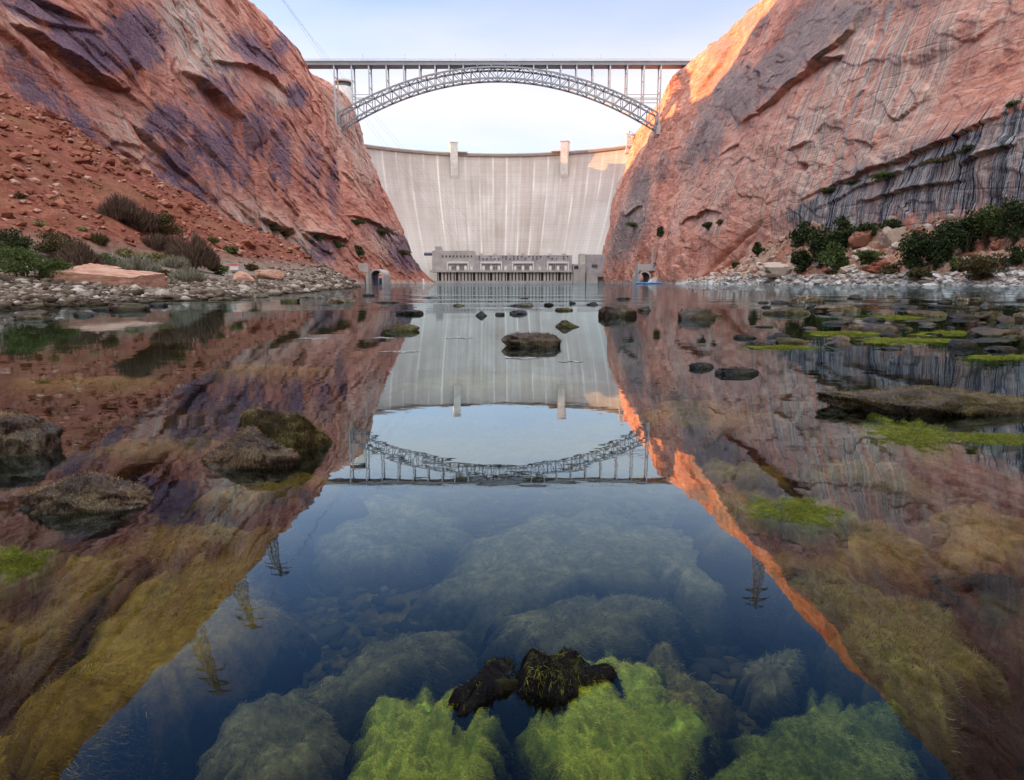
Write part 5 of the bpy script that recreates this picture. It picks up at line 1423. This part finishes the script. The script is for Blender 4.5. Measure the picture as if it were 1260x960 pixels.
def sunk(label, el, ztop, style, seed, dep=.3, hair=0, hl=.03, hstyle=None, flow=(.5, -.35, 0), rough=.32, group="algae-covered boulders under the water", name="sunken_boulder", cat="boulder", lump=.03, cap=None):
    cx, cyy, a, b, rot = el
    cap = -.003 if cap is None else cap
    nr, na = (130, 280) if style == 'green' else (64, 128)
    rr, aa = np.meshgrid(np.linspace(0, 1, nr) ** .8, np.linspace(0, 2 * math.pi, na, endpoint=False), indexing='ij')
    edge = 1 + rough * 1.6 * fbm(np.cos(aa) * 1.3 + seed, np.sin(aa) * 1.3, seed * .7, 4) + rough * .6 * fbm(np.cos(aa) * 5 + seed, np.sin(aa) * 5, seed * .3, 3)
    e = rr * 1.12 * edge
    c_, s_ = math.cos(R(rot)), math.sin(R(rot))
    px = cx + e * (np.cos(aa) * a * c_ - np.sin(aa) * b * s_); py = cyy + e * (np.cos(aa) * a * s_ + np.sin(aa) * b * c_)
    al, be = ray(px, np.maximum(py, 366)); D = (ztop - CAM_H) / be
    Xw, Yw = al * D, D
    r1 = rr * 1.12
    z = ztop - dep * (1 - np.clip(1 - (r1 / 1.13) ** 5.0, 0, 1) ** .7)
    sz = max(Xw.max() - Xw.min(), .05)
    z = z + lump * fbm(Xw / .16, Yw / .2, seed * 1.3, 4) + lump * 1.6 * fbm(Xw / (sz * .35), Yw / (sz * .35), seed * 2.1, 3)
    if style == 'green':      # cushiony rosettes
        lumpy = 1 - np.abs(perlin(Xw / .030, Yw / .042, seed)) * 2.2
        z = z + (1 - np.clip(r1 / 1.1, 0, 1) ** 3) * .016 * lumpy + (1 - np.clip(r1 / 1.1, 0, 1) ** 3) * .006 * (1 - np.abs(perlin(Xw / .012, Yw / .016, seed + 3)) * 2.2)
    z = np.minimum(z, cap)
    v = np.stack([Xw, Yw, z], -1).reshape(-1, 3)
    i = np.arange(nr * na).reshape(nr, na); j = np.roll(i, -1, axis=1)
    f = np.stack([i[:-1], i[1:], j[1:], j[:-1]], -1).reshape(-1, 4)
    org = np.array([Xw.mean(), Yw.mean(), ztop - dep])
    f3 = np.concatenate([f[:, :3], f[:, [0, 2, 3]]])
    nn = vnormals(v, f3)
    if nn[:, 2].mean() < 0: f = f[:, ::-1]; nn = -nn
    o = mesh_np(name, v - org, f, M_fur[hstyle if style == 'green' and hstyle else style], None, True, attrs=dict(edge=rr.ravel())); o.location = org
    tag(o, label, cat, group)
    if hair:
        rs = np.random.RandomState(seed + 5)
        tri = np.linalg.norm(np.cross(v[f3[:, 1]] - v[f3[:, 0]], v[f3[:, 2]] - v[f3[:, 0]]), axis=1); tri /= tri.sum()
        q = rs.choice(len(f3), hair, p=tri); bw = rs.dirichlet((1, 1, 1), hair)[:, :, None]
        p = (v[f3[q]] * bw).sum(1); nm = (nn[f3[q]] * bw).sum(1)
        clump = (1 - np.abs(perlin(p[:, 0] / .030, p[:, 1] / .042, seed)) * 2.2) if style == 'green' else fbm(p[:, 0] / .03, p[:, 1] / .05, seed * 1.0, 3); big = fbm(p[:, 0] / .2, p[:, 1] / .25, seed * 2.0, 3)
        val = np.clip(.42 + .38 * clump + .30 * big + rs.normal(0, .13, hair), 0, 1)
        eg = rr.ravel()[f3[q, 0]] + rs.normal(0, .05, hair) + .16 * big
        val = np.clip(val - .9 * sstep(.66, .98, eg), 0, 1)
        p[:, 2] += np.maximum(clump, 0) * hl * .5
        p[:, 2] = np.minimum(p[:, 2], cap + .002)
        bare = fbm(p[:, 0] / (.5 * sz + .05), p[:, 1] / (.5 * sz + .05), seed * 5.0, 5, .6)
        keep = (bare > (-.30 if style == 'green' else -.22)) & (eg < .95)
        p, nm, clump, val = p[keep], nm[keep], clump[keep], np.clip(val[keep] + .35 * bare[keep], 0, 1)
        blades("algae", p - org, nm, hl * (1 + .4 * np.clip(clump, -1, 1)), hl * .07, M_alga[hstyle or style], o, seed + 9, flow=flow, drop=.12, up=.35 if style != 'green' else .15, val=val, curl=.55)
    return o
sunk("bright green furry boulder in the foreground, left half of the split pair", (522,918,108,76,-22), -.040, 'green', 3, .12, 90000, .0055, 'green', (.5,-.5,0))
sunk("bright green furry boulder in the foreground, right half of the split pair", (752,888,90,108,-14), -.038, 'green', 7, .12, 90000, .0055, 'green', (.45,-.5,0))
sunk("olive fringed rock trailing right of the bright green pair", (815,850,75,62,20), -.10, 'olive', 11, .25, 13500, .013, 'olive')
sunk("large yellow green boulder in the lower right corner water", (1005,930,140,82,-6), -.07, 'green', 13, .14, 70000, .0055, 'mat', (.5,-.3,0))
sunk("large rust brown boulder stretching diagonally at the lower left", (190,776,225,66,-36), -.10, 'rust', 15, .34, 39000, .013, 'rust', (.5,.1,0))
sunk("rust brown boulder left of the diagonal one, behind the dark gap", (58,724,112,40,-28), -.10, 'rust', 17, .3, 18000, .013, 'rust', (.5,.1,0))
sunk("dark brown boulder in the bottom left corner", (20,905,95,55,-30), -.2, 'rust', 18, .3, 12000, .014, 'rust', (.5,.1,0))
sunk("olive boulder with a bright mat on it, right of the reflected sunlit rim", (1022,652,138,48,12), -.09, 'rust', 19, .3, 24000, .014, 'rust', (.5,.1,0))
sunk("long olive boulder slanting down at the right under the reflection", (1112,772,140,60,30), -.11, 'olive', 21, .32, 24000, .014, 'olive', (.5,.1,0))
sunk("brown boulder at the right edge, upper of two", (1212,650,84,38,14), -.12, 'rust', 23, .3, 12000, .014, 'rust', (.5,.1,0))
sunk("dark boulder at the right edge, lower of two", (1250,740,80,52,20), -.22, 'dark', 25, .3)
sunk("pale olive boulder just behind the foreground moss", (712,752,118,40,-4), -.20, 'teal', 27, .25, 18000, .014, 'teal', (.6,-.1,0))
sunk("long pale olive ridge left of the foreground moss", (470,806,130,30,-16), -.22, 'teal', 29, .25, 12000, .014, 'teal', (.6,-.1,0))
sunk("broad pale boulder under the reflected sky, right of the diagonal gap", (700,672,170,58,-8), -.26, 'teal', 31, .3, 18000, .014, 'teal', (.6,-.1,0))
sunk("broad pale boulder under the reflected sky, left of the diagonal gap", (470,645,100,42,-6), -.26, 'teal', 33, .3, 9000, .014, 'teal')
sunk("pale boulder under the reflected sky near the right cliff's reflection", (860,690,95,42,10), -.28, 'teal', 35, .3, 9000, .014, 'teal')
sunk("small pale rock in the dark blue water left of the yellow green boulder", (950,815,46,26,-5), -.26, 'teal', 37, .2, 6000, .014, 'teal')
sunk("dim olive boulder at the bottom left of the foreground moss", (330,900,130,60,-20), -.28, 'teal', 39, .28, 13500, .014, 'teal')
sunk("rust brown boulder under the front of the touching mossy rocks", (330,592,84,19,-6), -.07, 'rust', 41, .25, 10500, .014, 'rust')
sunk("low brown shoal left of the touching mossy rocks", (190,545,95,11,-8), -.08, 'rust', 43, .25, 7500, .02, 'rust')
sunk("low brown shoal near the left edge below the cut rock", (215,655,95,17,-8), -.12, 'rust', 45, .25, 7500, .02, 'rust')
sunk("brown shoal under the right cliff's reflection near the flat blue-black rock", (880,505,95,16,4), -.09, 'rust', 47, .25, 7500, .025, 'rust')
sunk("brown shoal before the long mossy rock at the right", (1080,580,95,16,8), -.10, 'olive', 49, .22, 7500, .02, 'rust')
sunk("olive shoal under the dam's reflection", (610,470,140,14,0), -.16, 'olive', 51, .2)
sunk("small brown rock between the sunlit rim's reflection and the olive boulder", (920,575,56,16,6), -.11, 'rust', 53, .25, 4500, .02, 'rust')
sunk("dim brown shoal at the left under the cliff reflection", (110,470,120,12,0), -.16, 'rust', 55, .2)
sunk("brown shoal in the middle left under the cliff reflection", (330,455,90,9,0), -.16, 'rust', 57, .2)
# the dark crest that breaks the surface behind the bright green pair
sunk("black weed-draped crest of rock breaking the surface behind the bright green moss", (688,812,54,32,-8), .038, 'crest', 71, .20, 9000, .012, 'dark', (.05,-.6,0), rough=.45, group=G2, name="mossy_rock", cat="rock", lump=.035, cap=.06)
sunk("low black ridge left of the weed-draped crest", (606,836,58,18,-28), .015, 'crest', 74, .10, 3000, .010, 'dark', (.05,-.6,0), rough=.5, group=G2, name="mossy_rock", cat="rock", lump=.02, cap=.03)

rs = np.random.RandomState(77)
Y = np.exp(rs.uniform(math.log(.75), math.log(9), 9000)); X = Y * rs.uniform(-1.15, 1.15, 9000)
pts = np.stack([X, Y, bed_z(X, Y)], -1); size = np.exp(rs.normal(-3.3, .5, len(pts))).clip(.015, .12) * np.interp(Y, [1, 8], [.9, 1.8])
t = NT("bed_pebble")
M_peb = t.fin(t.ramp(t.attr("v"), [(0, (0.005,0.005,0.004)), (.5, (0.014,0.012,0.007)), (.85, (0.035,0.028,0.012)), (1, (0.075,0.06,0.028))]), .95, None, .1)
tag(stones("bed_gravel", pts, size, M_peb, flat=.6, seed=12, smooth=True), kind='stuff')
# ------------------------------------------------------------------ floating algae mats and painted ripple glints
def mat_patch(name, label, group, els, z, th, style, seed, hair, hl, hole=.25):
    V = []; Fq = []; n0 = 0; pts = []
    for q, (cx, cyy, a, b, rot) in enumerate(els):
        nr, na = 44, 128
        rr, aa = np.meshgrid(np.linspace(0, 1, nr), np.linspace(0, 2 * math.pi, na, endpoint=False), indexing='ij')
        edge = 1 + .75 * fbm(np.cos(aa) * 1.9 + seed + q, np.sin(aa) * 1.9, seed * .7, 5, .62)
        c_, s_ = math.cos(R(rot)), math.sin(R(rot))
        e = rr * edge
        px = cx + e * (np.cos(aa) * a * c_ - np.sin(aa) * b * s_); py = cyy + e * (np.cos(aa) * a * s_ + np.sin(aa) * b * c_)
        al, be = ray(px, np.maximum(py, 362)); D = (z - CAM_H) / be
        X, Y = al * D, D; s = max(X.max() - X.min(), .05)
        hz = th * (1 - rr ** 4) + th * .9 * fbm(X / (s * .07), Y / (s * .07), seed, 4) - hole * th * 3 * sstep(.15, .5, fbm(X / (s * .16), Y / (s * .16), seed + 3, 3))
        hz = np.where(rr > .985, -.05, hz)
        V.append(np.stack([X, Y, z + hz], -1).reshape(-1, 3))
        i = np.arange(nr * na).reshape(nr, na) + n0; j = np.roll(i, -1, axis=1)
        Fq.append(np.stack([i[:-1], i[1:], j[1:], j[:-1]], -1).reshape(-1, 4)); n0 += nr * na
    v = np.concatenate(V); f = np.concatenate(Fq)
    nn = vnormals(v, np.concatenate([f[:, :3], f[:, [0, 2, 3]]]))
    if nn[:, 2].mean() < 0: f = f[:, ::-1]
    org = np.array([v[:, 0].mean(), v[:, 1].mean(), 0])
    o = mesh_np(name, v - org, f, style if not isinstance(style, str) else M_fur[style], None, True); o.location = org
    if hair:
        rs = np.random.RandomState(seed); i = rs.randint(0, len(v), hair); p = v[i] + rs.normal(0, hl * .4, (hair, 3)) * np.array([1, 1, .1])
        p[:, 2] = np.maximum(p[:, 2], z - .002); ok = v[i][:, 2] > z - .012; p = p[ok]
        blades("algae", p - org, np.tile([0, 0, 1.0], (len(p), 1)), hl, hl * .08, M_alga[style], o, seed + 2, flow=(.6, -.2, 0), drop=.05, up=.25)
    return o
MG = "floating mats of bright algae"
for i, (el, lb) in enumerate([
 ((1122,538,64,22,6), "bright yellow green algae mat floating before the long mossy rock"),
 ((975,632,62,20,4), "bright green algae mat over the olive boulder right of the reflected rim"),
 ((24,696,42,22,-6), "bright green algae mat at the left edge above the rust boulders"),
 ((1225,542,60,8,2), "thin green algae streak at the right edge below the long mossy rock"),
 ((1112,420,66,4.5,0), "long yellow green algae strip in front of the chunky brown rock"),
 ((1165,411,46,3.6,0), "yellow green algae strip left of the long brown-backed rock"),
 ((1035,411,48,3.6,0), "algae strip left of the chunky brown rock"),
 ((1240,440,46,3.5,0), "yellow green algae strip before the flat black slab"),
 ((965,428,44,3,0), "thin algae strip under the greenish low rock"),
 ((1100,391,40,2.6,0), "far algae strip behind the chunky brown rock")]):
    k = mpp(W(el[0], el[1]).y)
    o = mat_patch("algae_mat", lb, MG, [el], -.008 if el[1] > 500 else -.004, .010 if el[1] > 500 else .012, 'mat', 60 + i, 9000 if el[1] > 500 else 2500, 3.5 * k if el[1] > 500 else 2.2 * k, .25 if el[1] > 500 else .9)
    tag(o, lb, "algae", MG)
t = NT("ripple_glint"); q = t.noise(9, detail=6, rough=.7)
M_glint = t.fin(t.ramp(q, [(.4, (0.10,0.12,0.12)), (.6, (0.50,0.53,0.54))]), .7)  # pale flecks, the sheen of ripples put into their colour
rs = np.random.RandomState(91); V = []; Fo = []
for cx, cyy, a, b in ((565,416,17,.8),(490,433,26,1.6),(642,441,20,1.8),(384,417,20,.8),(702,445,15,.8),(470,416,14,.8)):
    n = 260; q = rs.uniform(-1, 1, n); w = rs.normal(0, .45, n) * (1 - q * q)
    for u_, w_ in zip(q, w):
        c = W(cx + u_ * a, cyy + w_ * b + .5 * math.sin(u_ * 5 + cx)); rad = rs.uniform(.25, .8) * mpp(c.y)
        k0 = len(V)
        V += [(c.x + rad * math.cos(t_) * 1.6, c.y + rad * math.sin(t_) * 2.2, .003 + rs.uniform(0, .002)) for t_ in np.arange(6) * 1.0472]
        Fo += [(k0, k0+1, k0+2, k0+3), (k0, k0+3, k0+4, k0+5)]
o = mesh_np("ripple_glint", np.array(V), np.array(Fo), M_glint, None, False)
tag(o, kind='stuff')
